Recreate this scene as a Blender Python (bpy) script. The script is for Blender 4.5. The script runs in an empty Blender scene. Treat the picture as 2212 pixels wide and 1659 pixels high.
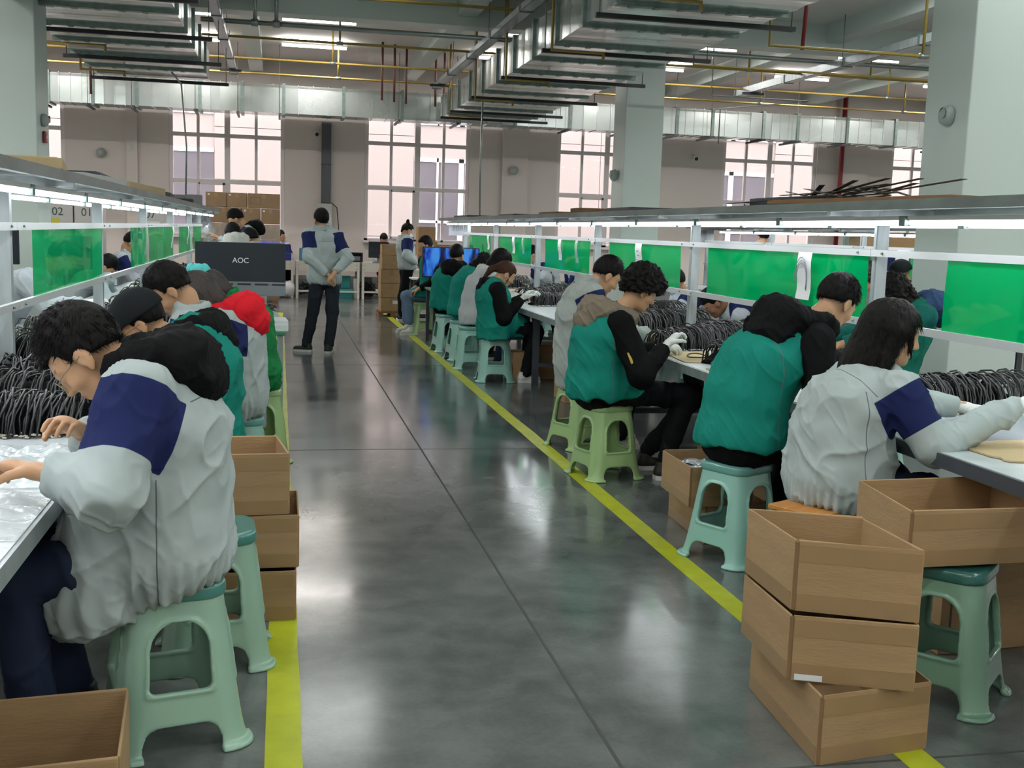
import bpy, math, random
import numpy as np
from mathutils import Vector, Matrix, Euler
rnd = random.Random(7)
SC = bpy.context.scene
COL = SC.collection
PI = math.pi
R = math.radians
# ---------------------------------------------------------------- camera
FPX = 2400.0
_yaw, _pitch, _roll = -0.2091, 0.1358, 0.0327
def _rot(yaw, pitch, roll):
    c, s = math.cos(yaw), math.sin(yaw); Rz = np.array([[c, s, 0], [-s, c, 0], [0, 0, 1]])
    B = np.array([[1, 0, 0], [0, 0, -1], [0, 1, 0]])
    c, s = math.cos(pitch), math.sin(pitch); Rx = np.array([[1, 0, 0], [0, c, -s], [0, s, c]])
    c, s = math.cos(roll), math.sin(roll); Rr = np.array([[c, -s, 0], [s, c, 0], [0, 0, 1]])
    return Rr @ Rx @ B @ Rz
CR = _rot(_yaw, _pitch, _roll)
CP = np.array([0, 0, 1.5])
cam = bpy.data.cameras.new('camera'); camo = bpy.data.objects.new('camera', cam); COL.objects.link(camo)
cam.sensor_width = 36.0; cam.lens = FPX * 36.0 / 2212.0; cam.clip_end = 300; cam.clip_start = .05
Mw = Matrix([[CR[0][i], -CR[1][i], -CR[2][i], CP[i]] for i in range(3)] + [[0, 0, 0, 1]])
camo.matrix_world = Mw
SC.camera = camo
def atY(px, py, Y):
    d = CR.T @ np.array([(px - 1106) / FPX, (py - 829.5) / FPX, 1.0]); t = Y / d[1]; q = CP + t * d
    return Vector((q[0], q[1], q[2]))
# ---------------------------------------------------------------- world, light, exposure
SC.view_settings.view_transform = 'Standard'; SC.view_settings.look = 'None'
SC.view_settings.gamma = 1; SC.view_settings.use_curve_mapping = False
SC.view_settings.exposure = 0.0
SC.cycles.use_denoising = True
SC.cycles.use_adaptive_sampling = True; SC.cycles.adaptive_threshold = .04
SC.cycles.max_bounces = 5; SC.cycles.diffuse_bounces = 3; SC.cycles.glossy_bounces = 3
SC.cycles.transmission_bounces = 4; SC.cycles.transparent_max_bounces = 8
SC.cycles.caustics_reflective = False; SC.cycles.caustics_refractive = False
SC.cycles.sample_clamp_indirect = 4.0
W = bpy.data.worlds.new('world'); SC.world = W; W.use_nodes = True
W.node_tree.nodes['Background'].inputs[0].default_value = (1.0, 0.955, 0.95, 1)
W.node_tree.nodes['Background'].inputs[1].default_value = 7.0
CEIL_W, SHELF_W = 37.0, 5.6        # watts of one ceiling lamp / of one shelf lamp row bay
CEIL_C, SHELF_C = (0.93, 1.0, 0.965), (0.93, 0.97, 1.0)

# ---------------------------------------------------------------- helpers
def lin(c):
    c = c / 255.0
    return c / 12.92 if c <= .04045 else ((c + .055) / 1.055) ** 2.4
def rgb(r, g, b): return (lin(r), lin(g), lin(b), 1)
MATS = {}
def M(name, col, rough=.5, metal=0.0, var=0.0, vscale=3.0, bump=0.0, bscale=60.0, spec=.5, emit=0.0, alpha=1.0,
      trans=0.0, coat=0.0, stretch=(1, 1, 1), col2=None, rvar=0.0, ior=None):
    if name in MATS: return MATS[name]
    m = bpy.data.materials.new(name); m.use_nodes = True; nt = m.node_tree; b = nt.nodes['Principled BSDF']
    c = rgb(*col)
    b.inputs['Base Color'].default_value = c; b.inputs['Roughness'].default_value = rough
    b.inputs['Metallic'].default_value = metal; b.inputs['Specular IOR Level'].default_value = spec
    b.inputs['Alpha'].default_value = alpha; b.inputs['Transmission Weight'].default_value = trans
    b.inputs['Coat Weight'].default_value = coat
    if ior: b.inputs['IOR'].default_value = ior
    if emit:
        b.inputs['Emission Color'].default_value = c; b.inputs['Emission Strength'].default_value = emit
    if var or bump or rvar:
        tc = nt.nodes.new('ShaderNodeTexCoord'); mp = nt.nodes.new('ShaderNodeMapping')
        mp.inputs['Scale'].default_value = stretch
        nt.links.new(tc.outputs['Object'], mp.inputs[0])
    if var or rvar:
        n = nt.nodes.new('ShaderNodeTexNoise'); n.inputs['Scale'].default_value = vscale; n.inputs['Detail'].default_value = 5
        nt.links.new(mp.outputs[0], n.inputs['Vector'])
    if var:
        mx = nt.nodes.new('ShaderNodeMix'); mx.data_type = 'RGBA'
        rp = nt.nodes.new('ShaderNodeMapRange'); rp.inputs[1].default_value = .3; rp.inputs[2].default_value = .7
        nt.links.new(n.outputs[0], rp.inputs[0]); nt.links.new(rp.outputs[0], mx.inputs[0])
        if col2: a2, b2 = c, rgb(*col2)
        else:
            a2 = tuple(min(1, x * (1 + var)) for x in c[:3]) + (1,); b2 = tuple(x * (1 - var) for x in c[:3]) + (1,)
        mx.inputs[6].default_value = a2; mx.inputs[7].default_value = b2
        nt.links.new(mx.outputs[2], b.inputs['Base Color'])
    if rvar:
        rr = nt.nodes.new('ShaderNodeMapRange'); rr.inputs[1].default_value = .3; rr.inputs[2].default_value = .7
        rr.inputs[3].default_value = max(0, rough - rvar); rr.inputs[4].default_value = rough + rvar
        nt.links.new(n.outputs[0], rr.inputs[0]); nt.links.new(rr.outputs[0], b.inputs['Roughness'])
    if bump:
        n2 = nt.nodes.new('ShaderNodeTexNoise'); n2.inputs['Scale'].default_value = bscale; n2.inputs['Detail'].default_value = 3
        nt.links.new(mp.outputs[0], n2.inputs['Vector'])
        bp = nt.nodes.new('ShaderNodeBump'); bp.inputs['Strength'].default_value = bump; bp.inputs['Distance'].default_value = .01
        nt.links.new(n2.outputs[0], bp.inputs['Height']); nt.links.new(bp.outputs[0], b.inputs['Normal'])
    MATS[name] = m
    return m

class MB:
    """collects shapes, build() links them as one mesh object"""
    def __init__(s): s.v = []; s.f = []; s.m = []; s.sm = []
    def add(s, vs, fs, mi=0, smooth=False):
        o = len(s.v); s.v += [tuple(v) for v in vs]
        for f in fs: s.f.append(tuple(i + o for i in f)); s.m.append(mi); s.sm.append(smooth)
        return s
    def box(s, x0, x1, y0, y1, z0, z1, mi=0):
        vs = [(x, y, z) for z in (z0, z1) for y in (y0, y1) for x in (x0, x1)]
        return s.add(vs, [(0, 2, 3, 1), (4, 5, 7, 6), (0, 1, 5, 4), (2, 6, 7, 3), (0, 4, 6, 2), (1, 3, 7, 5)], mi)
    def hexa(s, base, top, mi=0):
        vs = list(base) + list(top)
        return s.add(vs, [(3, 2, 1, 0), (4, 5, 6, 7), (0, 1, 5, 4), (1, 2, 6, 5), (2, 3, 7, 6), (3, 0, 4, 7)], mi)
    def bar(s, a, b, w, h, mi=0, up=(0, 0, 1)):
        a, b = Vector(a), Vector(b); d = (b - a).normalized(); u = Vector(up)
        if abs(d.dot(u)) > .98: u = Vector((0, 1, 0))
        x = d.cross(u).normalized(); y = x.cross(d).normalized()
        q = [(-1, -1), (1, -1), (1, 1), (-1, 1)]
        return s.hexa([a + x * (i * w / 2) + y * (j * h / 2) for i, j in q], [b + x * (i * w / 2) + y * (j * h / 2) for i, j in q], mi)
    def tube(s, pts, r, n=8, mi=0, cap=True, smooth=True):
        pts = [Vector(p) for p in pts]; rs = r if isinstance(r, (list, tuple)) else [r] * len(pts)
        d0 = (pts[1] - pts[0]).normalized(); u = Vector((0, 0, 1)) if abs(d0.z) < .9 else Vector((1, 0, 0))
        x = d0.cross(u).normalized(); vs = []
        for i, p in enumerate(pts):
            d = ((pts[min(i + 1, len(pts) - 1)] - p).normalized() + (p - pts[max(i - 1, 0)]).normalized())
            d = d.normalized() if d.length > 1e-6 else d0
            x = (x - d * x.dot(d)).normalized(); y = d.cross(x)
            for k in range(n):
                a = 2 * PI * k / n; vs.append(p + (x * math.cos(a) + y * math.sin(a)) * rs[i])
        fs = [(i * n + k, i * n + (k + 1) % n, (i + 1) * n + (k + 1) % n, (i + 1) * n + k) for i in range(len(pts) - 1) for k in range(n)]
        if cap: fs += [tuple(range(n - 1, -1, -1)), tuple((len(pts) - 1) * n + k for k in range(n))]
        return s.add(vs, fs, mi, smooth)
    def lathe(s, prof, n=16, c=(0, 0, 0), mi=0, smooth=True):
        vs = [(c[0] + r * math.cos(2 * PI * k / n), c[1] + r * math.sin(2 * PI * k / n), c[2] + z) for r, z in prof for k in range(n)]
        fs = [(i * n + k, i * n + (k + 1) % n, (i + 1) * n + (k + 1) % n, (i + 1) * n + k) for i in range(len(prof) - 1) for k in range(n)]
        return s.add(vs, fs, mi, smooth)
    def ball(s, c, r, n=10, mi=0):
        r = r if isinstance(r, (tuple, list)) else (r, r, r); vs = []; m = n // 2 + 1
        for i in range(m + 1):
            t = PI * i / m
            for k in range(n): vs.append((c[0] + r[0] * math.sin(t) * math.cos(2 * PI * k / n), c[1] + r[1] * math.sin(t) * math.sin(2 * PI * k / n), c[2] + r[2] * math.cos(t)))
        return s.add(vs, [(i * n + k, (i + 1) * n + k, (i + 1) * n + (k + 1) % n, i * n + (k + 1) % n) for i in range(m) for k in range(n)], mi, True)
    def build(s, name, mats, parent=None, loc=(0, 0, 0), rz=0, bevel=0, rel=False):
        """geometry is in the frame of the parent (or of loc); rel: subtract loc"""
        me = bpy.data.meshes.new(name)
        vs = s.v
        if rel: vs = [(x - loc[0], y - loc[1], z - loc[2]) for x, y, z in vs]
        me.from_pydata(vs, [], s.f)
        for m in (mats if isinstance(mats, (list, tuple)) else [mats]): me.materials.append(m)
        me.polygons.foreach_set('material_index', s.m); me.polygons.foreach_set('use_smooth', s.sm); me.update()
        return link(name, me, parent, loc, rz, bevel)
def link(name, me, parent=None, loc=(0, 0, 0), rz=0, bevel=0):
    o = bpy.data.objects.new(name, me); COL.objects.link(o); o.location = loc; o.rotation_euler = (0, 0, rz)
    if parent: o.parent = parent
    if bevel:
        b = o.modifiers.new('bevel', 'BEVEL'); b.width = bevel; b.segments = 2; b.limit_method = 'ANGLE'
    return o
def tag(o, label=None, cat=None, group=None, kind=None):
    if label: o['label'] = label
    if cat: o['category'] = cat
    if group: o['group'] = group
    if kind: o['kind'] = kind
    return o
def thing(name, label, cat, loc=(0, 0, 0), rz=0, group=None):
    o = bpy.data.objects.new(name, None); COL.objects.link(o); o.location = loc; o.rotation_euler = (0, 0, rz)
    o.empty_display_size = .1
    return tag(o, label, cat, group)
def struct(o): o['kind'] = 'structure'; return o
def copy_tree(o, loc=None, rz=None, parent=None, label=None, group=None):
    c = o.copy(); COL.objects.link(c)
    if loc is not None: c.location = loc
    if rz is not None: c.rotation_euler = (0, 0, rz)
    c.parent = parent
    if parent is not None: c.matrix_parent_inverse = o.matrix_parent_inverse.copy()
    if label: c['label'] = label
    if group: c['group'] = group
    for ch in list(o.children): copy_tree(ch, parent=c)
    return c
def text(s, size, mat, parent, loc, rot, extrude=.0008, name='lettering'):
    cu = bpy.data.curves.new(name, 'FONT'); cu.body = s; cu.size = size; cu.extrude = extrude; cu.align_x = 'CENTER'; cu.align_y = 'CENTER'
    cu.materials.append(mat)
    o = bpy.data.objects.new(name, cu); COL.objects.link(o)
    me = bpy.data.meshes.new_from_object(o.evaluated_get(bpy.context.evaluated_depsgraph_get())); bpy.data.objects.remove(o)
    o = bpy.data.objects.new(name, me); COL.objects.link(o); o.location = loc; o.rotation_euler = rot; o.parent = parent
    return o

# ---------------------------------------------------------------- materials
def floor_material():
    m = bpy.data.materials.new('polished_concrete'); m.use_nodes = True; nt = m.node_tree; b = nt.nodes['Principled BSDF']
    tc = nt.nodes.new('ShaderNodeTexCoord')
    def noise(sc, det, dist=0, stretch=None):
        n = nt.nodes.new('ShaderNodeTexNoise'); n.inputs['Scale'].default_value = sc; n.inputs['Detail'].default_value = det
        n.inputs['Distortion'].default_value = dist
        if stretch:
            mp = nt.nodes.new('ShaderNodeMapping'); mp.inputs['Scale'].default_value = stretch
            nt.links.new(tc.outputs['Object'], mp.inputs[0]); nt.links.new(mp.outputs[0], n.inputs['Vector'])
        else: nt.links.new(tc.outputs['Object'], n.inputs['Vector'])
        return n
    n1, n2, n3 = noise(.9, 6, .6), noise(5, 6, .3), noise(60, 3)
    rp = nt.nodes.new('ShaderNodeValToRGB'); e = rp.color_ramp.elements
    e[0].position = .32; e[0].color = rgb(78, 84, 83); e[1].position = .68; e[1].color = rgb(124, 128, 126)
    mxf = nt.nodes.new('ShaderNodeMath'); mxf.operation = 'MULTIPLY_ADD'; mxf.inputs[1].default_value = .5
    h = nt.nodes.new('ShaderNodeMath'); h.operation = 'MULTIPLY'; h.inputs[1].default_value = .5
    nt.links.new(n2.outputs[0], h.inputs[0]); nt.links.new(n1.outputs[0], mxf.inputs[0]); nt.links.new(h.outputs[0], mxf.inputs[2])
    nt.links.new(mxf.outputs[0], rp.inputs[0])
    # fine stains
    mx = nt.nodes.new('ShaderNodeMix'); mx.data_type = 'RGBA'; mx.blend_type = 'MULTIPLY'; mx.inputs[0].default_value = .25
    nt.links.new(rp.outputs[0], mx.inputs[6]); nt.links.new(n3.outputs[0], mx.inputs[7])
    nt.links.new(mx.outputs[2], b.inputs['Base Color'])
    r = nt.nodes.new('ShaderNodeMapRange'); r.inputs[1].default_value = .3; r.inputs[2].default_value = .7; r.inputs[3].default_value = .095; r.inputs[4].default_value = .22
    nt.links.new(n1.outputs[0], r.inputs[0]); nt.links.new(r.outputs[0], b.inputs['Roughness'])
    b.inputs['Specular IOR Level'].default_value = .5
    n4 = noise(1.6, 2); bp = nt.nodes.new('ShaderNodeBump'); bp.inputs['Strength'].default_value = .05; bp.inputs['Distance'].default_value = .02
    nt.links.new(n4.outputs[0], bp.inputs['Height']); nt.links.new(bp.outputs[0], b.inputs['Normal'])
    return m
m_floor = floor_material()
m_joint = M('joint_filler', (60, 62, 60), .8)
m_tape = M('yellow_tape', (176, 184, 34), .45, var=.12, vscale=9)
m_wall = M('wall_paint', (224, 216, 210), .6, var=.03, vscale=.7)
m_wallgrey = M('skirting_paint', (120, 125, 126), .6)
m_ceil = M('ceiling_paint', (226, 222, 216), .7, var=.02, vscale=.6)
m_pillar = M('pillar_paint', (206, 218, 212), .45, var=.02, vscale=.8)
m_frame = M('window_frame_white', (232, 226, 226), .4)
m_glass = M('window_glass', (255, 255, 255), .02, alpha=.08, spec=.6)
m_galv = M('galvanised_sheet', (206, 214, 211), .24, metal=.88, var=.10, vscale=1.6, rvar=.06, bump=.02, bscale=6.0)
m_galvb = M('galvanised_sheet_dull', (176, 184, 182), .34, metal=.85, var=.08, vscale=1.6)
m_galv2 = M('galvanised_flange', (122, 138, 134), .42, metal=.75, var=.18, vscale=14)
m_black = M('black_angle_steel', (34, 36, 40), .55)
m_rod = M('grey_rod', (110, 105, 98), .5, metal=.4)
m_pyel = M('yellow_pipe', (156, 132, 60), .45, var=.1, vscale=5)
m_pgal = M('grey_pipe', (150, 158, 156), .35, metal=.7)
m_pred = M('red_pipe', (128, 30, 36), .4)
m_steel = M('galvanised_post', (168, 176, 178), .38, metal=.55, var=.16, vscale=18, stretch=(1, 1, .25))
m_white = M('white_plastic', (222, 224, 222), .4)
m_rail = M('white_rail', (176, 180, 180), .42)
m_led = M('led_tube', (246, 250, 255), .5, emit=9.0)
m_dark = M('dark_steel', (58, 62, 70), .45)
m_sheet = M('shelf_sheet', (118, 128, 126), .4, metal=.6, var=.25, vscale=7, stretch=(4, .4, 1))
m_card = M('cardboard', (160, 130, 94), .8, var=.10, vscale=4, bump=.15, bscale=30, stretch=(1, 1, 6))
m_card2 = M('cardboard_dark', (122, 92, 62), .85, var=.12, vscale=5)
m_cardlt = M('cardboard_light', (188, 166, 128), .8, var=.06, vscale=4)
m_packtape = M('packing_tape', (151, 122, 87), .3, spec=.45, var=.06, vscale=5)
m_paper = M('white_paper', (226, 228, 230), .6)
m_ink = M('dark_print', (60, 60, 66), .6)
m_bk = M('black_plastic', (26, 27, 30), .4)
m_mon = M('monitor_back', (38, 44, 50), .6, spec=.2, bump=.05, bscale=200)
m_mongrey = M('monitor_grey', (112, 118, 124), .5, bump=.3, bscale=160)
m_desk = M('desk_white', (218, 214, 202), .45)
m_teal = M('teal_fabric', (24, 128, 112), .75)
m_plast = M('clear_bag', (236, 242, 244), .12, alpha=.42, spec=.8, bump=1.0, bscale=14)
m_green_top = M('green_mat', (60, 120, 90), .5)
m_stone = M('facade_stone', (146, 137, 135), .8, var=.05, vscale=30)
m_winfar = M('far_window_glass', (84, 81, 90), .3, var=.15, vscale=.5)
def film_material(name, col, a):
    m = M(name, col, .05, spec=.8, alpha=a)
    nt = m.node_tree; b = nt.nodes['Principled BSDF']
    b.inputs['Subsurface Weight'].default_value = 0
    # thin film: part of the light goes through and is tinted
    tr = nt.nodes.new('ShaderNodeBsdfTransparent'); tr.inputs[0].default_value = rgb(70, 190, 110)
    tl = nt.nodes.new('ShaderNodeBsdfTranslucent'); tl.inputs[0].default_value = rgb(*col)
    out = [n for n in nt.nodes if n.type == 'OUTPUT_MATERIAL'][0]
    b.inputs['Alpha'].default_value = 1
    m1 = nt.nodes.new('ShaderNodeMixShader'); m1.inputs[0].default_value = .4
    m2 = nt.nodes.new('ShaderNodeMixShader'); m2.inputs[0].default_value = 1 - a
    nt.links.new(b.outputs[0], m1.inputs[1]); nt.links.new(tl.outputs[0], m1.inputs[2])
    nt.links.new(m1.outputs[0], m2.inputs[1]); nt.links.new(tr.outputs[0], m2.inputs[2])
    nt.links.new(m2.outputs[0], out.inputs[0])
    return m
m_film = film_material('green_film', (0, 160, 92), .80)
m_film2 = film_material('green_film_clear', (10, 160, 100), .62)

# ---------------------------------------------------------------- the setting
CEIL, SLAB = 4.97, 4.55
XL, XR, Y0, Y1 = -9.0, 24.0, -7.0, 24.8
b = MB().box(XL, XR, Y0, Y1, -.2, 0); fl = struct(b.build('floor', m_floor))
for x0, x1, y0, y1 in ((.955, .967, Y0, Y1), (-7.04, -7.028, Y0, Y1), (8.955, 8.967, Y0, Y1)):
    MB().box(x0, x1, y0, y1, -.01, .0006).build('floor_joint', m_joint, fl)
for y in (-1.9, 2.78, 7.48, 12.2, 16.9, 21.6):
    MB().box(XL, XR, y - .005, y + .005, -.01, .0007).build('floor_joint', m_joint, fl)
def tape(x, y0, y1, label):
    mb = MB(); n = int((y1 - y0) / .35); w = .052; l = [-w] * (n + 1)
    vs = []
    for i in range(n + 1):
        y = y0 + (y1 - y0) * i / n
        vs += [(x - w + rnd.uniform(-.003, .003), y, .0012), (x + w + rnd.uniform(-.003, .003), y, .0012)]
    mb.add(vs, [(2 * i, 2 * i + 1, 2 * i + 3, 2 * i + 2) for i in range(n)])
    mb.add([(a, b_, .0001) for a, b_, c in vs], [(2 * i, 2 * i + 2, 2 * i + 3, 2 * i + 1) for i in range(n)])
    return tag(mb.build('floor_tape', m_tape), label, 'floor marking')
tape(.02, 1.4, 19.5, 'yellow tape line on the floor beside the left workbench')
tape(1.845, 1.4, 20.0, 'yellow tape line on the floor along the right row of stools')
MB().box(XL, XR, Y0, Y1 + .4, CEIL, CEIL + .2).build('ceiling', m_ceil)['kind'] = 'structure'
# windows: (x0, x1); glass from sill 1.26 to head 4.25
WIN = [(-6.7, -4.34), (-2.28, .11), (1.82, 4.14), (6.14, 8.5), (10.11, 12.48), (14.41, 16.8), (18.6, 21.0)]
SILL, HEAD, T1, T2 = 1.22, 4.3, 3.37, 2.41
wb = MB(); wb.box(XL, XR, Y1, Y1 + .3, 0, SILL); wb.box(XL, XR, Y1, Y1 + .3, HEAD, CEIL)
xs = [XL] + [x for w in WIN for x in w] + [XR]
for i in range(0, len(xs), 2): wb.box(xs[i], xs[i + 1], Y1, Y1 + .3, SILL, HEAD)
struct(wb.build('wall_back', m_wall))
struct(MB().box(XL, XR, Y1 - .02, Y1, 0, .42).build('baseboard_back', m_wallgrey))
struct(MB().box(XL - .2, XL, Y0, Y1, 0, CEIL).build('wall_left', m_wall))
struct(MB().box(XR, XR + .2, Y0, Y1, 0, CEIL).build('wall_right', m_wall))
struct(MB().box(XL, XR, Y0 - .2, Y0, 0, CEIL).build('wall_front', m_wall))
for n, (a, b_) in enumerate(WIN):
    win = struct(thing('window_%d' % (n + 1), None, None, ((a + b_) / 2, Y1 + .08, 0)))
    w = (b_ - a) / 2; f = MB(); t = .035
    f.box(-w, -w + .085, -t, t, SILL, HEAD); f.box(w - .085, w, -t, t, SILL, HEAD); f.box(-w, w, -t, t, HEAD - .06, HEAD); f.box(-w, w, -t, t, SILL, SILL + .05)
    for z, h in ((T1, .085), (T2, .09)): f.box(-w, w, -t - .01, t, z - h, z)
    f.box(-.06, .06, -t, t, SILL, HEAD)
    for q in (-w / 2, w / 2): f.box(q - .032, q + .032, -t, t, T2, HEAD)
    f.box(w / 2 - .03, w / 2 + .03, -t, t, SILL, T2 - .07)
    f.build('window_frame', m_frame, win, bevel=.006)
    MB().box(-w / 2 - .035, -w / 2 + .035, -.06, -.02, SILL + .05, T2 - .07).box(-.10, -.05, -.06, -.02, SILL + .05, T2 - .07).box(-w / 2, -.05, -.06, -.02, SILL + .05, SILL + .1).box(-w / 2, -.05, -.06, -.02, T2 - .12, T2 - .07).build('sliding_sash', m_frame, win, bevel=.004)
    MB().box(-w - .02, w + .02, -.2, -.02, SILL - .05, SILL).build('window_sill', m_frame, win)
    for i, (x0, x1) in enumerate(((-w + .06, -w / 2 - .022), (-w / 2 + .022, -.05), (.05, w / 2 - .022), (w / 2 + .022, w - .06))):
        for z0, z1 in ((SILL + .05, T2 - .07), (T2, T1 - .06), (T1, HEAD - .06)):
            MB().box(x0, x1, -.004, .004, z0, z1).build('pane', m_glass, win)
for n, (x0, x1, d) in enumerate(((4.86, 5.44, .12), (13.1, 13.75, .12), (-3.12, -2.9, .1), (-7.6, -7.0, .1), (17.3, 17.9, .1))):
    struct(MB().box(x0, x1, Y1 - d, Y1, 0, CEIL).build('trim_%d' % (n + 1), m_wall))
# pillars
def pillar(x, y, w=.62):
    return struct(MB().box(x, x + w, y, y + w, 0, CEIL).build('pillar', m_pillar, bevel=.01))
for x, y in ((5.28, 17.0), (5.28, 8.0), (-3.055, 12.4), (13.4, 17.0), (-2.98, -1.0), (13.4, 8.0), (5.28, -1.0)): pillar(x, y)
# beams
for y in (-1.0, 8.0, 17.0): struct(MB().box(XL, XR, y + .1, y + .5, SLAB, CEIL).build('beam', m_pillar))
for x in (-6.6, -3.0, -.62, 2.62, 5.4, 8.62, 12.0, 15.2): struct(MB().box(x, x + .28, Y0, Y1, SLAB + .14, CEIL).build('beam', m_pillar))
# outside
ext = struct(MB().box(-40, 60, 25.2, 60, -.6, -.3).build('ground_outside', m_stone))
YF = 35.0
fb = thing('neighbouring_building', 'pale stone building with grey windows seen through the back windows', 'building', (10, YF, -.3))
ff = MB(); tiles = MB()
ff.box(-40, 40, .05, 6, 0, 14)
ff.build('wall', m_stone, fb)
k = 0
for i in range(-12, 13):
    for j in range(0, 8):
        x0, z0 = i * 3.0 + .1, j * 1.55
        if i % 3 == 1 and j % 3 in (0, 1, 2): continue
        MB().box(x0, x0 + 2.98, 0, .06, z0, z0 + 1.53).build('stone_panel', m_stone, fb)
for i in range(-12, 13):
    if i % 3 != 1: continue
    for z0, z1 in ((1.0, 4.0), (5.0, 7.6), (8.6, 11)):
        x0 = i * 3.0 + .1
        f = MB().box(x0, x0 + 2.98, -.02, .1, z0, z0 + .12).box(x0, x0 + 2.98, -.02, .1, z1 - .12, z1).box(x0 + 1.4, x0 + 1.56, -.02, .1, z0, z1).box(x0 + .7, x0 + .76, -.02, .1, z0, z1).box(x0, x0 + 2.98, -.02, .1, z0 + 1.0, z0 + 1.08).build('window_frame', m_frame, fb)
        MB().box(x0, x0 + 2.98, .03, .06, z0, z1).build('pane', m_winfar, fb)
# ---------------------------------------------------------------- ceiling lamps
def ceiling_lamp():
    t = thing('ceiling_lamp', None, 'lamp', (0, 0, 0), group='ceiling tube lamps')
    MB().box(-.62, .62, -.035, .035, .03, .07).build('lamp_housing', m_white, t, bevel=.006)
    MB().tube([(-.6, 0, 0), (.6, 0, 0)], .022, 10).build('tube', m_led, t)
    for sx in (-.4, .4): MB().tube([(sx, 0, .06), (sx, 0, .12)], .005, 5).build('rod', m_rod, t)
    l = bpy.data.lights.new('lamp_and_fill_light', 'AREA'); l.shape = 'RECTANGLE'; l.size = 1.2; l.size_y = .08; l.energy = CEIL_W; l.color = CEIL_C
    lo = bpy.data.objects.new('lamp_and_fill_light', l); COL.objects.link(lo); lo.parent = t; lo.location = (0, 0, -.03)
    l2 = l.copy(); l2.energy = CEIL_W * 1.1; l2.size_y = .16; l2.color = (1, .975, .95); lo = bpy.data.objects.new('lamp_and_fill_light', l2); COL.objects.link(lo); lo.parent = t; lo.location = (0, 0, .072); lo.rotation_euler = (PI, 0, 0)  # added upward fill above the housing, brightens the ceiling
    return t
LAMP0 = ceiling_lamp(); used = 0; FARL = []
for c in LAMP0.children:
    if c.type == 'LIGHT':
        d = c.data.copy(); d.energy *= 1.15 if c.location.z < 0 else 2.3; d.color = (1, .945, .90); FARL.append(d)  # far copies warmer, their added upward fill raised to brighten the back wall
VIS = {(0, 3): 'ceiling tube lamp under the slab, the nearer one above the aisle', (0, 4): 'ceiling tube lamp under the slab, the farther one above the aisle',
       (-1, 3): 'ceiling tube lamp beside the left duct, half hidden by the cable tray'}
lampx = [-7.2, -4.6, -1.7, .64, 4.4, 7.4, 10.6, 14.0, 18.5, 22]  # column next to the leftmost is added to brighten the left pillar
lampy = [-5.5, -3.0, 0.5, 4.4, 7.2, 10.5, 13.8, 19.3, 22.0]  # rearmost row and the one before the near pillars added for ambient light
for i, x in enumerate(lampx):
    for j, y in enumerate(lampy):
        if (x in (-1.7, 4.4) and y in (10.5, 13.8)) or (x == .64 and y == 10.5): continue
        lab = None
        if x == .64 and y > 19 and y < 20: lab = 'ceiling tube lamp over the aisle, the nearer of the two'
        elif x == .64 and y >= 22: lab = 'ceiling tube lamp over the aisle, the farther of the two'
        elif x == -1.7 and y > 19 and y < 20: lab = 'ceiling tube lamp beside the left sheet metal duct'
        else: lab = 'white tube lamp of the ceiling grid, partly added to light the hall'
        o = LAMP0 if used == 0 else copy_tree(LAMP0)
        o.location = (x, y, 4.845); o['label'] = lab; used += 1
        if x == .64 and y < 15:
            for c in o.children:
                if c.type == 'LIGHT': c.data = c.data.copy(); c.data.energy *= .55
        if y > 15:
            for c in o.children:
                if c.type == 'LIGHT': c.data = FARL[0 if c.location.z < 0 else 1]
# ---------------------------------------------------------------- sheet metal ducts
def duct(label, x0, x1, z0, z1, ya, yb, hang, step=1.17, hx=(.12, .3)):
    t = thing('air_duct', label, 'duct', ((x0 + x1) / 2, ya, z0))
    w = (x1 - x0) / 2; h = z1 - z0; L = yb - ya; n = max(1, round(L / step)); s = L / n
    for i in range(n):
        a, b_ = i * s, (i + 1) * s; mb = MB(); k = 3
        # ribbed sheet: shallow folds across the section
        vs = []; fs = []; q = k * 3 + 1
        for j in range(q):
            y = a + (b_ - a) * j / (q - 1); d = .008 if j % 3 == 1 else 0.0
            vs += [(-w - d, y, -d), (w + d, y, -d), (w + d, y, h + d), (-w - d, y, h + d)]
        for j in range(q - 1):
            for c in range(4): fs.append((j * 4 + c, j * 4 + (c + 1) % 4, (j + 1) * 4 + (c + 1) % 4, (j + 1) * 4 + c))
        mb.add(vs, fs); mb.build('duct_section', m_galv, t)
        for y in ((b_,) if i < n - 1 else ()):
            f = MB(); g = .035
            f.box(-w - g, w + g, y - .045, y + .03, -g, .004).box(-w - g, w + g, y - .045, y + .03, h - .004, h + g)
            f.box(-w - g, -w + .004, y - .045, y + .03, 0, h).box(w - .004, w + g, y - .045, y + .03, 0, h)
            for u in range(6): f.box(-w + .1 + u * (2 * w - .2) / 6, -w + .16 + u * (2 * w - .2) / 6, y - .055, y + .04, -g - .008, -g)
            f.build('flange', m_galv2, t)
    for y in (0, L):
        MB().box(-w, w, y - .003, y + .003, 0, h).build('end_cap', m_galv, t)
    for y in hang:
        hb = MB().box(-w - hx[0], w + hx[1], y - ya - .03, y - ya + .03, -.085, -.04)
        a = hb.build('hanger_rail', m_black, t)
        for sx in (-w - hx[0] + .04, w + hx[1] - .04):
            MB().tube([(sx, y - ya, -.09), (sx, y - ya, CEIL - z0)], .006, 5).build('hanger_rod', m_rod, t)
    return t
duct('long ribbed sheet metal duct under the ceiling right of the aisle', 3.15, 4.84, 3.7, 4.13, 4.5, 22.6, [8.4, 10.9, 13.2, 15.7, 18.2, 20.5, 21.7])
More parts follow.
